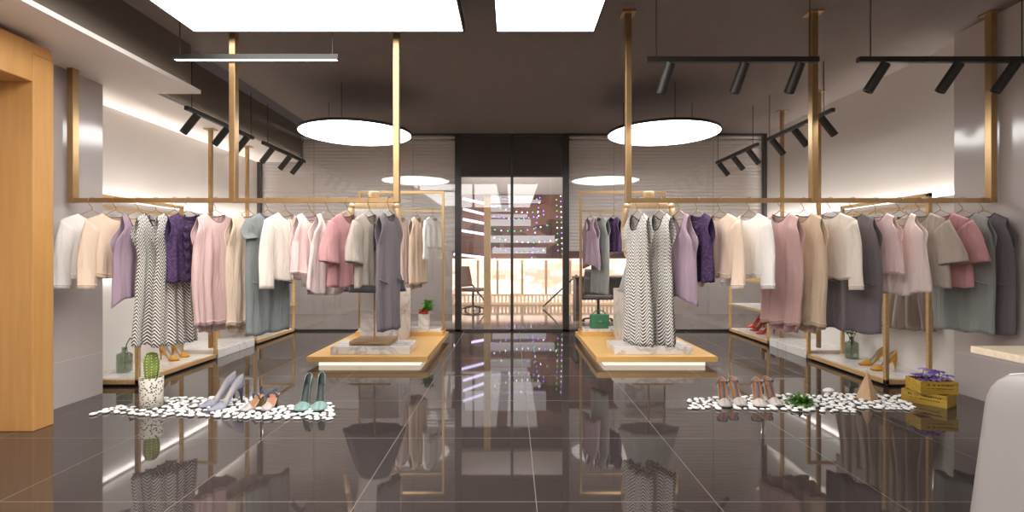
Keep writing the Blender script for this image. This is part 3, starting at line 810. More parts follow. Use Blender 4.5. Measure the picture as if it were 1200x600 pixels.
mannequin(-1.59, 'headless wooden mannequin in white bodice and dark grey skirt', FB['white'], FB['charcoal'], False)
mannequin(1.58, 'headless wooden mannequin in white bodice and light grey skirt', FB['white'], FB['palegrey'], False)

# plant pot and handbag on the tray
t = thing('potted_plant', 'small white marble pot with green leaves and red berries', 'plant', (-1.21, 6.99 + .06, .2055))
MB().box(-.07, .07, -.06, .06, 0, .20).build('pot', M['marble'], t, bevel=.004)
M['leaf'] = mat('leaf_green', rgb(92, 150, 52), .5, noise=.3, nscale=30); M['berry'] = mat('red_berry', rgb(180, 40, 36), .4); M['leafd'] = mat('leaf_dark', rgb(52, 98, 52), .5, noise=.3, nscale=20)
g = random.Random(3)
def leaf(mb, base, dirv, ln, wd, curl=.3):
    d = Vector(dirv).normalized(); sd = d.cross(Vector((0, 0, 1)))
    if sd.length < 1e-3: sd = Vector((1, 0, 0))
    sd.normalize(); up = sd.cross(d); base = Vector(base); b = len(mb.v); n = 6
    for i in range(n + 1):
        q = i / n; c = base + d * (ln * q) - Vector((0, 0, 1)) * (curl * ln * q * q); wv = wd * math.sin(PI * (.08 + .92 * q)) + .0005
        mb.v += [tuple(c - sd * wv + up * wv * .3), tuple(c), tuple(c + sd * wv + up * wv * .3)]
    for i in range(n):
        for k in range(2): mb.f.append((b + i * 3 + k, b + i * 3 + k + 1, b + i * 3 + 4 + k, b + i * 3 + 3 + k))
lf = MB()
for i in range(70):
    a = g.uniform(0, 6.28); e = g.uniform(.1, 1.3); leaf(lf, (.05 + .05 * math.cos(a) * g.random(), .03 * math.sin(a), .23 + g.uniform(0, .12)), (math.cos(a) * math.cos(e) + .3, math.sin(a) * math.cos(e), math.sin(e)), .09, .022)
lf.build('foliage', M['leaf'], t, True)
bb = MB()
for i in range(26): bb.ell((g.uniform(-.07, .06), g.uniform(-.06, .05), .205 + g.uniform(0, .05)), .016, .016, .016, 8, 6)
bb.build('berries', M['berry'], t, True)
t = thing('handbag', 'small green box handbag on the marble tray beside the plinth', 'handbag', (1.20, 7.05, .2055), R(4))
M['green'] = mat('green_leather', rgb(58, 122, 92), .45, bump=.1, bscale=90)
box(-.125, .125, -.05, .05, 0, .19).build('body', M['green'], t, bevel=.012)
box(-.127, .127, -.058, -.05, .08, .192).build('flap', M['green'], t, bevel=.004)
box(-.02, .02, -.064, -.058, .085, .11).build('clasp', M['brass'], t, bevel=.002)
MB().tube([(.09 * math.cos(a), 0, .185 + .06 * math.sin(a)) for a in [PI * i / 12 for i in range(13)]], .007, 8).build('handle', M['green'], t, True)

# ---------------------------------------------------------------- shoes
def shoe_parts(t, upper, inner, heel_m, Ln=.30, H=.14, toe='point', style='pump', counter=.065, wball=.042):
    n = 40; A = 13; s = MB(); ins = MB()
    def zs(q): return H * (1 - sm((q - .12) / .56)) + (.004 if q < .9 else .004 + .06 * (q - .9))
    def wd(q):
        hb_ = .027 if style == 'pump' else .036
        if q < .08: base = hb_ * math.sqrt(max(0.02, q / .08))
        elif q < .45: base = hb_ - .002 * math.sin(PI * (q - .08) / .37)
        elif q < .72: base = hb_ + (wball - hb_) * sm((q - .45) / .27)
        else:
            k = (q - .72) / .28
            base = wball * (1 - k ** 1.5) if toe == 'point' else wball * math.sqrt(max(0, 1 - k ** 2.4))
        return max(base, .0022)
    mule = style == 'mule'
    for i in range(n + 1):
        q = i / n; z = zs(q); wv = wd(q); y = -Ln * q   # toe towards -Y
        close = sm((q - .60) / .10)
        rim = counter * 1.2 * max(0., 1 - (q / .55) ** .75) + .022
        if style in ('tstrap', 'mule'): rim = counter * 1.05 * max(0., 1 - (q / .4) ** .8) + .008
        if mule: rim = .006
        vh = .014 + .048 * (1 - sm((q - .58) / .42))
        if close > 0: rim = rim * (1 - close) + vh * .5 * close
        top_in = close
        for a in range(A):
            u = a / (A - 1.) * 2 - 1
            if abs(u) > .66:   # roof / rim
                k = (abs(u) - .66) / .34; sg = 1 if u > 0 else -1
                x = sg * wv * (1 - k * top_in * 1.0) * (1 - (.28 * k * (1 - sm((q - .05) / .3)) if style == 'pump' else 0)); zz = z + rim + k * top_in * (vh - rim) * 1.0
            elif abs(u) > .33:
                k = (abs(u) - .33) / .33; sg = 1 if u > 0 else -1; x = sg * wv * (1 + .05 * math.sin(PI * k)); zz = z + k * rim
            else:
                x = u / .33 * wv; zz = z - .003 * (1 - (u / .33) ** 2)
            s.v.append((x, y, zz))
        ins.v += [(-wv * .9, y, z + .004), (0, y, z + .002), (wv * .9, y, z + .004)]
    for i in range(n):
        for a in range(A - 1): s.f.append((i * A + a, i * A + a + 1, (i + 1) * A + a + 1, (i + 1) * A + a))
        for a in range(2): ins.f.append((i * 3 + a, i * 3 + a + 1, i * 3 + 4 + a, i * 3 + 3 + a))
    s.f.append(tuple(range(A - 1, -1, -1)))
    s.build('upper', upper, t, True, solid=.0035)
    ins.build('insole', inner, t, True)
    if not mule:
        lw = MB()
        for i in range(19):
            q = .5 * (i / 18.) ** 1.4; wv = wd(q) * .88; z = zs(q) + .004; y = -Ln * q - .0035
            rim = (counter * 1.2 * max(0., 1 - (q / .55) ** .75) + .022 if style == 'pump' else counter * 1.05 * max(0., 1 - (q / .4) ** .8) + .008) - .006
            tk = 1 - (.28 * (1 - sm((q - .05) / .3)) if style == 'pump' else 0)
            lw.v += [(-wv * tk, y, z + rim), (-wv, y, z), (wv, y, z), (wv * tk, y, z + rim)]
        for i in range(18):
            for a in (0, 1, 2): lw.f.append((i * 4 + a, i * 4 + a + 1, i * 4 + 5 + a, i * 4 + 4 + a))
        lw.f.append((0, 1, 2, 3)); lw.build('lining', inner, t, True)
    hb = MB()
    hb.tube([(0, -.025, H + .002), (0, -.018, H * .7), (0, -.012, H * .3), (0, -.012, 0)], [.026, .014, .008, .0065] if style == 'pump' else [.027, .021, .016, .015], 12)
    hb.build('heel', heel_m, t, True)
    if style == 'tstrap':
        def P(q, u, dz): return Vector((u * wd(q), -Ln * q, zs(q) + dz))
        MB().tube([P(.64, 0, .03), P(.5, 0, .05), P(.36, 0, .07), P(.3, 0, .075)], .009, 8, ry=.004).build('t_strap', M['strap'], t, True)
        MB().tube([P(.14, -1.05, .03), P(.24, -1.0, .07), P(.3, 0, .08), P(.24, 1.0, .07), P(.14, 1.05, .03)], .0075, 8, ry=.004).build('ankle_strap', M['strap'], t, True)
        MB().tube([P(.62, -1, .02), P(.63, 0, .052), P(.62, 1, .02)], .004, 6).build('vamp_piping', M['strap'], t, True)
    if style == 'mule':
        def P(q, u, dz): return Vector((u * wd(q), -Ln * q, zs(q) + dz))
        MB().tube([P(.30, -1.1, .0), P(.34, -1.0, .04), P(.36, 0, .06), P(.34, 1.0, .04), P(.30, 1.1, .0)], .012, 8, ry=.003).build('instep_strap', M['strap'], t, True)
        MB().tube([P(.04, -.9, .0), P(.0, -.8, .045), P(-.02, 0, .055), P(.0, .8, .045), P(.04, .9, .0)], .008, 8, ry=.003).build('back_strap', M['strap'], t, True)
M['suede'] = mat('grey_suede', rgb(158, 156, 172), .8, noise=.06, nscale=30); M['lining'] = mat('grey_lining', rgb(196, 190, 184), .6)
M['heeld'] = mat('dark_heel', rgb(58, 60, 78), .3); M['mint'] = mat('mint_leather', rgb(134, 164, 157), .4); M['mintd'] = mat('dark_lining', rgb(70, 74, 72), .6)
M['taupe'] = mat('taupe_leather', rgb(196, 186, 178), .5); M['tan'] = mat('tan_lining', rgb(196, 138, 100), .5); M['strap'] = mat('blue_strap', rgb(92, 96, 116), .5)
M['yellow'] = mat('yellow_leather', rgb(216, 158, 52), .35); M['red'] = mat('red_leather', rgb(186, 66, 52), .4); M['nude'] = mat('nude_lining', rgb(222, 190, 168), .6)
M['gold'] = mat('golden_heel', rgb(190, 150, 80), .35, .3)
shoe_spots = []
def shoe(label, toe, heel, z, mats, H, style='pump', toe_k='point', group=None, counter=.065, name='high_heel', wball=.042):
    z = max(z, .0015); T_, H_ = floor_pt(*toe, z), floor_pt(*heel, z)
    d = T_ - H_; ang = math.atan2(d.y, d.x) + PI / 2
    t = thing(name, label, 'shoe', H_, ang, group)
    shoe_parts(t, *mats, Ln=d.length, H=H, style=style, toe=toe_k, counter=counter, wball=wball)
    if z < .01:
        for q in (0, .25, .5, .62, .75, .9, 1.): shoe_spots.append((H_ + d * q, .034 if q < .6 else .066))
GS = (M['suede'], M['lining'], M['heeld']); MT = (M['mint'], M['mintd'], M['mint']); TP = (M['taupe'], M['tan'], M['gold'])
YL = (M['yellow'], M['lining'], M['yellow']); RD = (M['red'], M['red'], M['red'])
shoe('grey suede stiletto on the pebbles, front shoe of its pair', (244, 483), (285, 473), 0, GS, .135, group='grey suede stilettos', counter=.07, wball=.052)
shoe('grey suede stiletto on the pebbles, back shoe half behind its mate', (232, 479), (276, 469), 0, GS, .135, group='grey suede stilettos', counter=.07, wball=.052)
shoe('taupe strappy mule with tan lining beside the grey stilettos', (283, 483), (308, 475.5), 0, TP, .085, 'mule', 'round', 'taupe mules', wball=.038)
shoe('taupe strappy mule with tan lining on the side of the mint pumps', (309, 482.5), (324, 473.5), 0, TP, .085, 'mule', 'round', 'taupe mules', wball=.038)
shoe('mint green pump seen toe-on, the one nearer the taupe mules', (351, 483), (363, 471), 0, MT, .145, 'pump', 'round', 'mint pumps', counter=.06, wball=.057)
shoe('mint green pump seen toe-on, at the very end of the pebbles', (373, 482.5), (377.5, 470), 0, MT, .145, 'pump', 'round', 'mint pumps', counter=.06, wball=.057)
TS = (M['taupe'], M['tan'], M['taupe'])
shoe('taupe T-strap heel at the outer end of the pebbles', (851, 478), (845.5, 467.5), 0, TS, .10, 'tstrap', 'round', 'taupe T-strap heels', counter=.07, wball=.05, name='strap_heel')
shoe('taupe T-strap heel second from the outer end of the pebbles', (870, 477), (857, 466), 0, TS, .10, 'tstrap', 'round', 'taupe T-strap heels', counter=.07, wball=.05, name='strap_heel')
shoe('taupe T-strap heel third from the pebble end, strap facing us', (892, 478), (885.5, 467.5), 0, TS, .10, 'tstrap', 'round', 'taupe T-strap heels', counter=.07, wball=.05, name='strap_heel')
shoe('taupe T-strap heel nearest the green grass tuft', (913, 477), (897, 466), 0, TS, .10, 'tstrap', 'round', 'taupe T-strap heels', counter=.07, wball=.05, name='strap_heel')
ZD = .0678
shoe('yellow stiletto on the marble deck, nearer the oak post by the flower crates', (1020, 434), (1050.5, 433.5), ZD, YL, .10, group='yellow stilettos behind the pyramid', counter=.06)
shoe('yellow stiletto on the marble deck, behind its mate near the pyramid', (1006, 428), (1039, 427), ZD, YL, .10, group='yellow stilettos behind the pyramid', counter=.06)
shoe('yellow stiletto under the herringbone dresses, closer to the cactus', (210, 423), (187.5, 421.5), ZD, YL, .10, group='yellow stilettos under the herringbone dresses', counter=.06)
shoe('yellow stiletto under the herringbone dresses, farther one', (222, 418.5), (201, 417.5), ZD, YL, .10, group='yellow stilettos under the herringbone dresses', counter=.06)
for i, (a, b, lab) in enumerate((((875, 384), (894, 383.5), 'red strappy heel deepest on the low corner shelf'), ((879, 387.5), (900, 387), 'red strappy heel in the middle of the three on the low corner shelf'), ((886, 391.5), (908, 391), 'red strappy heel nearest on the low corner shelf'))):
    shoe(lab, a, b, ZD, RD, .12, group='red heels on the corner shelf', counter=.06)

# ---------------------------------------------------------------- floor decoration
M['cactus'] = mat('cactus_green', rgb(140, 160, 70), .5, noise=.25, nscale=18); M['cpot'] = dotted('spotted_pot', rgb(228, 220, 206), rgb(56, 52, 48), 62)
M['soil'] = mat('brown_soil', rgb(120, 80, 44), .9, noise=.4, nscale=60); M['spine'] = mat('cactus_spine', rgb(240, 234, 200), .7)
p = floor_pt(177.5, 480.5)
t = thing('cactus_pot', 'ribbed green cactus in a white pot with black speckles', 'plant', (p.x * (p.y + .1) / p.y, p.y + .1, 0))
MB().lathe([(.074, 0), (.079, .004), (.084, .235), (.079, .235), (.076, .215)], 40, cap=True).build('pot', M['cpot'], t, True)
MB().lathe([(.001, .222), (.078, .222)], 30, cap=False).build('soil', M['soil'], t)
cp = [(.042, .215), (.05, .25), (.057, .31), (.057, .36), (.048, .4), (.034, .423), (.004, .432)]
cm = lambda a, z: 1 - .13 * abs(math.cos(5 * a)) ** .5 * 1.0
MB().lathe(cp, 60, mod=cm).build('cactus_body', M['cactus'], t, True)
sp = MB()
for k in range(10):
    a = (k + .5) * 2 * PI / 10
    for z in [.235 + .022 * i for i in range(9)]:
        r = interp([(q[1], q[0]) for q in cp], z); sp.ell((r * math.cos(a), r * math.sin(a), z), .005, .005, .005, 6, 4)
sp.build('spines', M['spine'], t)
M['glassg'] = glass_mat('green_glass', (.70, .75, .68, 1), .10)
def bottle(label, px, py, stem, name='glass_vase', k=1.):
    p = floor_pt(px, py, ZD); t = thing(name, label, 'vase', p)
    MB().lathe([(.001, .001), (.062, .001), (.068, .008), (.068, .165), (.06, .18), (.026, .192), (.022, .235), (.026, .24), (.02, .24), (.017, .195), (.055, .175), (.062, .165), (.062, .012), (.001, .01)], 32).build('bottle', M['glassg'], t, True)
    if stem == 'curve':
        MB().tube([(0, 0, .03), (.005, 0, .2), (.02, 0, .27), (.05, 0, .32), (.085, 0, .335)], .005, 8).build('stem', M['leafd'], t, True)
        l = MB(); leaf(l, (.045, 0, .322), (1, .1, .1), .08, .022, .1); leaf(l, (.06, 0, .33), (.8, -.5, .2), .06, .02, .3); l.build('leaf', M['leafd'], t, True, solid=.002)
    else:
        for i, (dx, dy, h) in enumerate(((-.05, .0, .29), (.0, -.03, .32), (.055, .01, .30), (.02, .04, .27))):
            s = MB().tube([(0, 0, .03), (dx * .2, dy * .2, .2), (dx, dy, h)], .004, 6).build('stem', M['leafd'], t, True)
            l = MB()
            for kx in range(6): leaf(l, (dx, dy, h), (math.cos(kx * 1.05), math.sin(kx * 1.05), .3), .055, .022, .5)
            l.build('leaf', M['leafd'], s, True, solid=.002)
bottle('green glass bottle vase with one long curved stem, beside the oak post', 146, 435.5, 'curve')
bottle('green glass bottle vase with leafy plant, under the dark mauve dress', 998, 420, 'leafy')

# grass tuft
p = floor_pt(938, 474); t = thing('grass_plant', 'low spiky green grass tuft among the white pebbles', 'plant', (p.x, p.y, 0))
M['grass'] = mat('grass_green', rgb(84, 128, 50), .5, noise=.35, nscale=25)
l = MB(); g = random.Random(11)
for i in range(120):
    a = g.uniform(0, 6.28); e = g.uniform(.25, 1.4); leaf(l, (.03 * math.cos(a), .03 * math.sin(a), .012), (math.cos(a) * math.cos(e), math.sin(a) * math.cos(e), math.sin(e)), g.uniform(.09, .15), .008, .45)
l.v = [(v[0], v[1], max(v[2], .003)) for v in l.v]
l.build('blades', M['grass'], t, True)
box(-.03, .03, -.03, .03, 0, .014).build('root_clump', M['soil'], t, bevel=.006)
# pyramid
p = floor_pt(1016, 470); s = .060
MBp = MB().add([(-s, -s, 0), (s, -s, 0), (s, s, 0), (-s, s, 0), (0, 0, .235)], [(3, 2, 1, 0), (0, 1, 4), (1, 2, 4), (2, 3, 4), (3, 0, 4)])
M['pyr'] = wood('pyramid_wood', rgb(206, 166, 128), rgb(222, 186, 148), .5, 'Z', 4)
PYR = Vector((p.x * (p.y + .08) / p.y, p.y + .08, 0))
tag(MBp.build('wooden_pyramid', M['pyr'], loc=PYR, rot=R(28), bevel=.002), 'pale wooden pyramid standing on the white pebbles', 'pyramid')
# crates
M['crate'] = wood('crate_wood', rgb(176, 138, 44), rgb(206, 170, 72), .55, 'X', 6); M['ink'] = mat('ink', rgb(74, 54, 20), .8)
def crate(loc, rot, label, seed, tilt=0):
    t = thing('wooden_crate', label, 'crate', loc, rot, 'yellow wooden crates'); a, b, h = .152, .105, .098; k = .011
    box(-a, a, -b, b, 0, .012).build('bottom', M['crate'], t)
    box(-a, a, -b, -b + k, .012, h).build('front_board', M['crate'], t, bevel=.002)
    box(-a, a, b - k, b, .012, h).build('back_board', M['crate'], t, bevel=.002)
    for sx in (-1, 1):
        u, v = sorted((sx * a, sx * (a - k))); box(u, v, -b + k, b - k, .012, h).build('end_board', M['crate'], t, bevel=.002)
    g = random.Random(seed); m = MB()
    for (z, hh, n, x0, x1) in ((.062, .015, 15, -.1, .11), (.036, .009, 18, -.09, .1)):
        for i in range(n):
            if i in (2, 5): continue
            x = x0 + (x1 - x0) * i / (n - 1.); ww = (x1 - x0) / n * .36
            y = -b - .0008
            m.box(x - ww, x - ww + .0022, y, y + .001, z, z + hh)
            m.box(x - ww, x + ww, y, y + .001, z + hh * g.choice((.0, .45, .85)), z + hh * g.choice((.0, .45, .85)) + .0022) if True else None
            if g.random() < .7: m.box(x + ww - .0022, x + ww, y, y + .001, z, z + hh)
    m.build('stamped_lettering', M['ink'], t)
    return t
CR = Vector((3.418, 4.20, 0))
crate(CR, R(-57), 'yellow wooden crate with stamped lettering, the lower one on the floor', 1)
up_ = crate(CR + Vector((.005, -.02, .0985)), R(-8), 'yellow wooden crate full of purple flowers, stacked on the other crate', 2); up_.scale = (.9, .95, 1)
M['petal'] = mat('purple_petal', rgb(168, 142, 214), .6); M['petald'] = mat('violet_petal', rgb(124, 94, 178), .6)
g = random.Random(5)
spots = [(-.1, .03, .11), (-.08, -.03, .12), (-.055, .05, .15), (-.03, -.01, .13), (-.005, .04, .1), (.03, .0, .09), (.055, .04, .14), (.085, -.02, .085), (.118, .02, .1), (-.115, -.03, .08), (-.06, .0, .1), (.0, -.05, .085), (.1, .05, .125), (-.09, .06, .1)]
for i, (x, y, h) in enumerate(spots):
    t = thing('iris_flower', 'purple flower with pointed petals growing out of the upper yellow crate', 'flower', (CR.x + .012 + x * .95, CR.y - .02 + y, .113), 0, 'purple flowers in the crate')
    dx = g.uniform(-.02, .04)
    MB().tube([(0, 0, 0), (dx * .4, 0, h * .7), (dx, 0, h + .0)], .003, 6).build('stem', M['leafd'], t, True)
    q = MB()
    for kx in range(6):
        a = kx * PI / 3 + i; leaf(q, (dx, 0, h), (math.cos(a), math.sin(a), .5), .055, .019, .5)
    q.build('petals', M['petal'] if i % 3 else M['petald'], t, True, solid=.0015)

# pebbles
M['pebble'] = mat('white_pebble', rgb(249, 247, 244), .45, noise=.01, nscale=10)
def pebble_mesh(seed):
    g = random.Random(seed); a, b, c = g.uniform(0, 6), g.uniform(0, 6), g.uniform(.8, 1.2); m = MB(); m.ell((0, 0, 0), 1, 1, 1, 14, 8)
    m.v = [(v[0] * (1 + .1 * math.sin(2 * math.atan2(v[1], v[0]) + a)), v[1] * (1 + .08 * math.sin(3 * math.atan2(v[1], v[0]) + b)), v[2]) for v in m.v]
    return m
pebs = []
avoid = list(shoe_spots) + [(Vector((t_[0], t_[1], 0)), t_[2]) for t_ in ()]
cact = floor_pt(177.5, 480.5); avoid.append((Vector((cact.x * (cact.y + .1) / cact.y, cact.y + .1, 0)), .135))
gt = floor_pt(938, 474); avoid.append((Vector((gt.x, gt.y, 0)), .07)); avoid.append((PYR, .115)); avoid.append((CR, .21))
protos = []
def strew(regions, target, label, group, seed, cap):
    g = random.Random(seed); pts = []; tries = 0
    tot = sum(r[4] for r in regions)
    while len(pts) < cap and tries < 40000:
        tries += 1
        k = g.random() * tot
        for r in regions:
            k -= r[4]
            if k <= 0: break
        x0, x1, c0, c1, _, hw0, hw1 = r
        q = g.random(); px = x0 + (x1 - x0) * q; py = (c0 + (c1 - c0) * q) + g.uniform(-1, 1) * (hw0 + (hw1 - hw0) * q)
        p = floor_pt(px, py); ok = True
        for a, rr in avoid:
            if (p - a).length < rr: ok = False; break
        if ok:
            for b in pts:
                if (p - b).length < .0685: ok = False; break
        if ok: pts.append(p)
    more = []; tries = 0
    while len(more) < 130 and tries < 30000:
        tries += 1; k = g.random() * tot
        for r in regions:
            k -= r[4]
            if k <= 0: break
        x0, x1, c0, c1, _, hw0, hw1 = r; q = g.random()
        p = floor_pt(x0 + (x1 - x0) * q, (c0 + (c1 - c0) * q) + g.uniform(-1, 1) * (hw0 + (hw1 - hw0) * q))
        if all((p - a).length > rr - .012 for a, rr in avoid) and all((p - b).length > .047 for b in pts) and all((p - b).length > .042 for b in more): more.append(p)
    sb = MB()
    for p in more:
        q = pebble_mesh(g.randint(0, 999)); sc = (g.uniform(.017, .021), g.uniform(.013, .017), .008); c_, s_ = math.cos(p.x * 90), math.sin(p.x * 90)
        sb.add([(p.x + v[0] * sc[0] * c_ - v[1] * sc[1] * s_, p.y + v[0] * sc[0] * s_ + v[1] * sc[1] * c_, .008 + v[2] * sc[2]) for v in q.v], q.f)
    tag(sb.build('pebble_gravel', M['pebble'], smooth=True), 'smaller white gravel filling the gaps in the ' + group, 'gravel', None, 'stuff')
    for i, p in enumerate(pts):
        if len(protos) < 4:
            o = pebble_mesh(len(protos)).build('pebble', M['pebble'], smooth=True); protos.append(o)
        else:
            o = g.choice(protos).copy(); COL.objects.link(o)
        sx, sy, sz = g.uniform(.026, .033), g.uniform(.02, .026), g.uniform(.008, .012)
        o.scale = (sx, sy, sz); o.location = (p.x, p.y, sz); o.rotation_euler = (0, 0, g.uniform(0, 6.28))
        tag(o, label, 'pebble', group)
# (x0, x1, centre y at x0, at x1, weight, half height at x0, at x1)
strew([(107, 135, 486.5, 481, 1, 1, 3), (135, 192, 481, 483, 4, 4, 6), (193, 290, 477, 479, 11, 10, 12), (280, 390, 486, 483, 9, 5, 9)], 0,
      'small white pebble in the trail from the cactus pot to the mint pumps', 'pebbles around the grey and mint heels', 21, 155)
strew([(808, 925, 474, 472, 8, 6, 9), (925, 1000, 473, 475, 7, 9, 9), (965, 1070, 470, 473, 8, 8, 8)], 0,
      'small white pebble in the trail from the T-strap heels to the yellow crates', 'pebbles around the pyramid', 22, 144)
p = floor_pt(971, 460.5); o = protos[1].copy(); COL.objects.link(o); o.scale = (.06, .04, .022); o.location = (p.x, p.y, .022); o.rotation_euler = (0, 0, .4)
tag(o, 'single larger white stone lying apart behind the pebble trail', 'pebble'); o.name = 'white_stone'

# ---------------------------------------------------------------- table and chair at the near right
M['ash'] = wood('pale_ash', rgb(222, 202, 172), rgb(236, 220, 194), .4, 'X', 4); M['shell'] = mat('chair_shell', rgb(152, 146, 142), .45); M['piping'] = mat('chair_piping', rgb(244, 240, 236), .4)
t = thing('table', 'pale ash table top reaching in beside the white chair', 'table', (3.0, 2.1, 0))
box(-.70, .85, -2.0, .47, .715, .75).build('table_top', M['ash'], t, bevel=.003)
for x in (-.2, .75):
    for y in (-1.9, .3): box(x - .025, x + .025, y - .025, y + .025, 0, .715).build('leg', M['ash'], t)
t = thing('chair', 'pale grey shell chair with white edge piping, cut off by the photo edge', 'chair', (1.27, 1.10, 0), R(-90))
nb, nz = 25, 24; sh = MB()
def shellpt(u, q):
    hw = .398 - .13 * q
    if q > .80:
        k = (q - .80) / .20; hw -= .13 * (1 - math.sqrt(max(0, 1 - k * k)))
    z = .36 + .55 * q
    return Vector((u * hw, .05 * (1 - q) + .05 * abs(u) ** 2.5 - .03, z))
for j in range(nz + 1):
    for i in range(nb): sh.v.append(tuple(shellpt(-1 + 2 * i / (nb - 1), j / nz)))
for j in range(nz):
    for i in range(nb - 1): sh.f.append((j * nb + i, j * nb + i + 1, (j + 1) * nb + i + 1, (j + 1) * nb + i))
o = sh.build('backrest', M['shell'], t, True, solid=.02)
edge = [shellpt(-1, j / nz) for j in range(nz + 1)] + [shellpt(-1 + 2 * i / (nb - 1), 1) for i in range(1, nb - 1)] + [shellpt(1, j / nz) for j in range(nz, -1, -1)]
MB().tube(edge, .009, 10).build('edge_piping', M['piping'], o, True)
box(-.27, .27, .03, .52, .40, .46).build('seat', M['shell'], t, bevel=.025)
for x in (-.2, .2):
    for y in (.08, .46): MB().tube([(x * 1.1, y, 0), (x, y, .40)], [.012, .018], 10).build('leg', M['ash'], t, True)

# ---------------------------------------------------------------- outside
M['outfl'] = mat('outside_floor', rgb(92, 84, 80), .06, ior=1.7)
M['grey'] = mat('grey_fascia', rgb(186, 176, 171), .6); M['outdark'] = mat('dark_soffit', rgb(62, 56, 52), .6)
M['part'] = mat('grey_partition', rgb(150, 142, 138), .4)
struct('floor_outside', box(-9, 9, YB + .1, 13.0, -.1, -.0), M['outfl'])
struct('ceiling_outside', MB().box(-1.0, 1.0, YB + .4, YB + .6, 2.55, ZC + .3).box(-9, 9, YB + .25, 13, 3.2, 3.3), M['outdark'])
struct('trim_5', box(-1.3, 1.3, 9.2, 9.35, 2.31, 3.2), M['grey'])
struct('wall_outside_left', box(-9, -1.25, 10.6, 10.75, 0, 3.0), M['part'])
struct('wall_outside_right', box(2.9, 9, 10.6, 10.75, 0, 3.0), M['part'])
M['corr'] = emission('added_fill_light', (1, .96, .92, 1), 10.)  # glow for unseen panels added to brighten the blinds and outside partitions
for x, lab in ((-4.6, 'outer added fill panel over the blind by the low shelf unit and dropped ceiling'), (-2.2, 'added unseen fill panel over the blind behind the plant pot'), (2.2, 'added unseen fill panel over the blind behind the green handbag'), (4.6, 'outer added fill panel over the blind by the bare grey wall')):
    t = thing('added_fill_light', lab, 'ceiling light', (x, 9.6, 3.135)); box(-.85, .85, -.55, .55, .01, .06).build('housing', M['grey'], t); box(-.82, .82, -.52, .52, 0, .01).build('diffuser', M['corr'], t)
t = thing('added_fill_light', 'short added fill panel hidden above the glass door', 'ceiling light', (0, 8.98, 3.135)); box(-.95, .95, -.13, .13, .01, .06).build('housing', M['grey'], t); box(-.92, .92, -.11, .11, 0, .01).build('diffuser', M['corr'], t)  # unseen panel added to brighten the grey fascia
t = thing('wood_column', 'slim pale wood post standing just outside the glass door', 'column', (-.447, 9.27, 0))
box(-.06, .06, -.055, .055, 0, 2.308).build('shaft', M['oak'], t, bevel=.004); box(-.07, .07, -.065, .065, 0, .02).build('foot', M['oak'], t)
# balustrade
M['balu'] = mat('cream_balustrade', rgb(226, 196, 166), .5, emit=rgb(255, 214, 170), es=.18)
b = MB().box(-6, 6, 12.6, 12.7, .21, .26).box(-6, 6, 12.6, 12.7, 0, .05)
for i in range(130): b.box(-6 + i * .0925, -6 + i * .0925 + .045, 12.62, 12.68, .05, .21)
tag(b.build('balustrade', M['balu']), 'low cream balustrade with dark slots beyond the glass door', 'balustrade')
# opposite gallery
def shopfront(name, c, e, es, **k): return mat(name, c, .6, emit=e, es=es, **k)
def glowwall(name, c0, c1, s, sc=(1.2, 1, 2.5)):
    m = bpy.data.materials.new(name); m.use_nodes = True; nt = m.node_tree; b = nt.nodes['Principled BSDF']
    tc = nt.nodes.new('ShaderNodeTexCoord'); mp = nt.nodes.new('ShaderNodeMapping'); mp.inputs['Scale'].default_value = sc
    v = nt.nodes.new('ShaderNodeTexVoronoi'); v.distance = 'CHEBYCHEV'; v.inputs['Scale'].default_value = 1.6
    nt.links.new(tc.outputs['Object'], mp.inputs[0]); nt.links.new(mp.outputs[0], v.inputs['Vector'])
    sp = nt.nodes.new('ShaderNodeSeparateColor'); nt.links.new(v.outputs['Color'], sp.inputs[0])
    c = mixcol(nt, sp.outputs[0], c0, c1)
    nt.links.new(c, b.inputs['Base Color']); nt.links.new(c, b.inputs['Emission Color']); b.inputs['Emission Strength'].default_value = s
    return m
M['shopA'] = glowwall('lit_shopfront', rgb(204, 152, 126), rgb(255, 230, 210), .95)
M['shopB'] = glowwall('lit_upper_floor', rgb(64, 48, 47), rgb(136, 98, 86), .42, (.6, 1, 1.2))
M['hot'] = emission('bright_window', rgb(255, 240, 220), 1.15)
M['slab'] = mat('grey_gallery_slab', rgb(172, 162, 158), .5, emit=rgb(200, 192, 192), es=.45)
YF = 18.0
def zf(y, d): return CAMH - (y - 300) / F * d
gal = thing('shopping_gallery', 'warmly lit shop gallery across the void beyond the glass door', 'building', (0, YF, -.8))
zo = .8
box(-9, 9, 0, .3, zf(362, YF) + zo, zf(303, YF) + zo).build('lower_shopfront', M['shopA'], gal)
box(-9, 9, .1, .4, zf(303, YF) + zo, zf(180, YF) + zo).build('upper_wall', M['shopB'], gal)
for (x0, x1, ya, yb) in ((577, 600, 334, 345), (614, 634, 333, 345), (638, 662, 338, 350), (566, 600, 328, 332), (548, 566, 336, 350), (646, 662, 318, 322), (690, 720, 330, 345)):
    d = YF - .06
    box((x0 - 600) / F * d, (x1 - 600) / F * d, -.08, -.01, zf(yb, d) + zo, zf(ya, d) + zo).build('window', M['hot'], gal)
for (x0, x1, ya, yb) in ((572, 625, 229, 233), (572, 634, 234, 237), (574, 618, 251, 254), (575, 622, 257, 264), (575, 600, 240, 247), (574, 650, 276, 284), (545, 640, 206, 226), (577, 640, 290, 297)):
    d = 16.5
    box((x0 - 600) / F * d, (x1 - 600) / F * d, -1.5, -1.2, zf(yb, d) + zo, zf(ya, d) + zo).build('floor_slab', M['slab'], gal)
for x in (560, 583, 612, 640, 668): box((x - 601.5) / F * 17.5, (x - 598.5) / F * 17.5, -.5, -.4, zf(345, 17.5) + zo, zf(305, 17.5) + zo).build('pillar', M['balu'], gal)
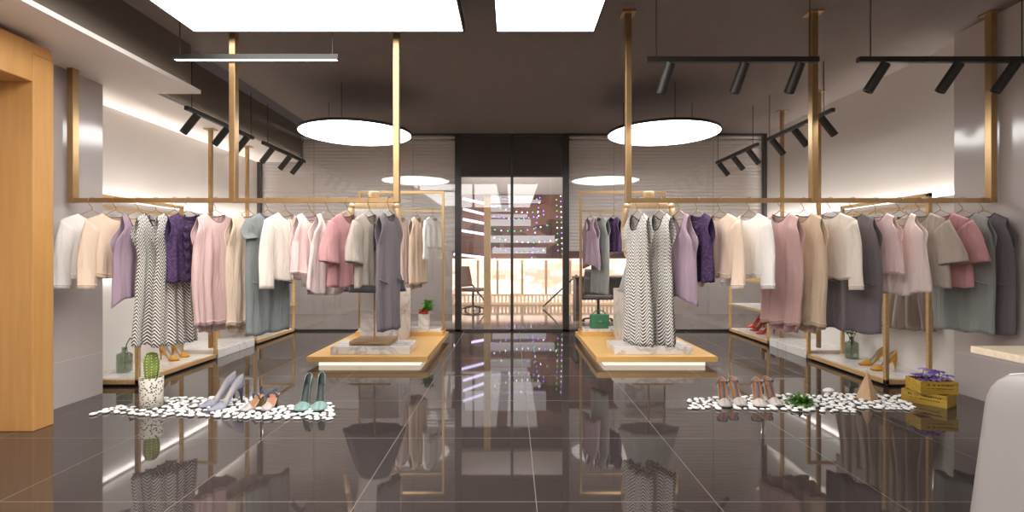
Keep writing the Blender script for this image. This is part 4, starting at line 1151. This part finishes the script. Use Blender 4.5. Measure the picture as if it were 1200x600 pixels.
M['ledp'] = emission('violet_led', rgb(226, 214, 255), 1.6)
for i, (xa, ya, xb, yb) in enumerate(((543, 233, 568, 237), (543, 245, 568, 250), (543, 257, 568, 261), (540, 270, 568, 274), (532, 298, 568, 302))):
    d = 14.; a = Vector(((xa - 600) / F * d, d, zf(ya, d))); b = Vector(((xb - 600) / F * d, d + .4, zf(yb, d)))
    tag(MB().tube([a, b], .035, 8).build('light_bar', M['ledp']), 'violet-white light bar beyond the door, %s of five from the top' % ('first', 'second', 'third', 'fourth', 'fifth')[i], 'light bar')
bulbm = [emission('bulb_violet', rgb(150, 120, 255), 2.2), emission('bulb_green', rgb(90, 230, 130), 1.4), emission('bulb_white', rgb(240, 236, 255), 2.4)]
bulbproto = [MB().ell((0, 0, 0), .019, .019, .019, 8, 6) for _ in bulbm]
bulbp = {}
strings = [((577, 227), (632, 232), 9, 0), ((577, 240), (640, 246), 10, 2), ((576, 252), (640, 250), 11, 0), ((576, 268), (645, 262), 9, 1), ((576, 277), (655, 280), 12, 2), ((577, 288), (640, 292), 10, 0), ((577, 301), (620, 305), 9, 0),
           ((633, 228), (622, 310), 14, 0), ((652, 230), (654, 296), 10, 1), ((657, 226), (659, 300), 12, 2)]
for i, (pa, pb, n, kc) in enumerate(strings):
    d = 15.2 + .1 * i
    a = Vector(((pa[0] - 600) / F * d, d, zf(pa[1], d))); b = Vector(((pb[0] - 600) / F * d, d, zf(pb[1], d)))
    P = [a + (b - a) * (q / 20.) - Vector((0, 0, .12 * math.sin(PI * q / 20.) if i < 7 else 0)) for q in range(21)]
    t = thing('fairy_lights', 'string of tiny fairy lights beyond the door, %s' % (('first', 'second', 'third', 'fourth', 'fifth', 'sixth', 'seventh')[i] + ' sagging row from the top' if i < 7 else ('drop hanging nearest the middle', 'drop with green bulbs', 'outermost white drop')[i - 7]), 'string lights', a, 0, 'fairy lights over the void')
    MB().tube([p_ - a for p_ in P], .004, 5).build('cable', M['black'], t)
    for q in range(n):
        kk = (kc + (q * 7 + i) % 3) % 3 if q % 2 else kc
        if kk not in bulbp:
            o = bulbproto[kk].build('bulb', bulbm[kk], t); bulbp[kk] = o
        else:
            o = bulbp[kk].copy(); COL.objects.link(o); o.parent = t
        f = (q + .5) / n * 20; j = min(int(f), 19); o.location = P[j].lerp(P[j + 1], f - j) - a - Vector((0, 0, .02))
for (xa, ya, xb, yb, lab) in ((534, 309, 566, 350, 'dark slanting handrail beyond the door on the side of the wood post'), (640, 356, 676, 322, 'dark slanting handrail beyond the door on the side of the desk')):
    d = 11.8; a = Vector(((xa - 600) / F * d, d, zf(ya, d))); b = Vector(((xb - 600) / F * d, d, zf(yb, d)))
    lo, hi = (a, b) if a.z < b.z else (b, a); lo = lo + (hi - lo) * (-lo.z + .03) / (hi.z - lo.z) if lo.z > .03 else lo
    t = MB().tube([lo, hi], .018, 8)
    t.tube([hi, (hi.x, hi.y, 0)], .012, 8)
    tag(t.build('handrail', M['outdark']), lab, 'handrail')
# desk and swivel chairs outside
M['desk'] = mat('desk_grey', rgb(84, 80, 82), .5)
t = thing('desk', 'dark grey desk outside the glass beside the door', 'desk', (1.72, 9.75, 0))
box(-.55, .6, -.3, .3, .77, .81).build('desk_top', M['desk'], t, bevel=.004); box(-.42, .5, -.2, -.17, .38, .77).build('front_panel', M['desk'], t)
for x in (-.5, .55): box(x - .03, x + .03, -.25, .25, 0, .77).build('leg', M['desk'], t)
def swivel(x, y, rot, label, m):
    t = thing('swivel_chair', label, 'chair', (x, y, 0), rot)
    for k in range(5):
        a = 2 * PI * k / 5; o = MB().tube([(0, 0, .1), (.27 * math.cos(a), .27 * math.sin(a), .06)], [.022, .014], 8).build('base_arm', M['black'], t)
        MB().ell((.27 * math.cos(a), .27 * math.sin(a), .03), .028, .028, .03, 10, 8).build('caster', M['black'], o)
    MB().tube([(0, 0, .08), (0, 0, .43)], .025, 10).build('gas_lift', M['black'], t)
    box(-.23, .23, -.23, .23, .43, .5).build('seat', m, t, bevel=.03)
    s = MB()
    for j in range(9):
        for i in range(11):
            u = -1 + i / 5.; q = j / 8.; s.v.append((u * (.23 - .05 * q * q), .24 - .06 * u * u + .06 * q, .52 + .45 * q))
    for j in range(8):
        for i in range(10): s.f.append((j * 11 + i, j * 11 + i + 1, (j + 1) * 11 + i + 1, (j + 1) * 11 + i))
    s.build('backrest', m, t, True, solid=.03)
swivel(1.55, 9.2, R(160), 'dark swivel chair in front of the desk outside', M['desk'])
M['brownch'] = mat('brown_chair', rgb(128, 96, 84), .6)
swivel(-.85, 11.2, R(60), 'brown swivel chair outside the glass near the wood post', M['brownch'])

# light fittings that are part of the place: spots on the tracks and the far gallery
def area(name, loc, rot, sx, sy, e, col=(1, .96, .9)):
    l = bpy.data.lights.new(name, 'AREA'); l.shape = 'RECTANGLE'; l.size = sx; l.size_y = sy; l.energy = e; l.color = col
    o = bpy.data.objects.new(name, l); COL.objects.link(o); o.location = loc; o.rotation_euler = rot; return o
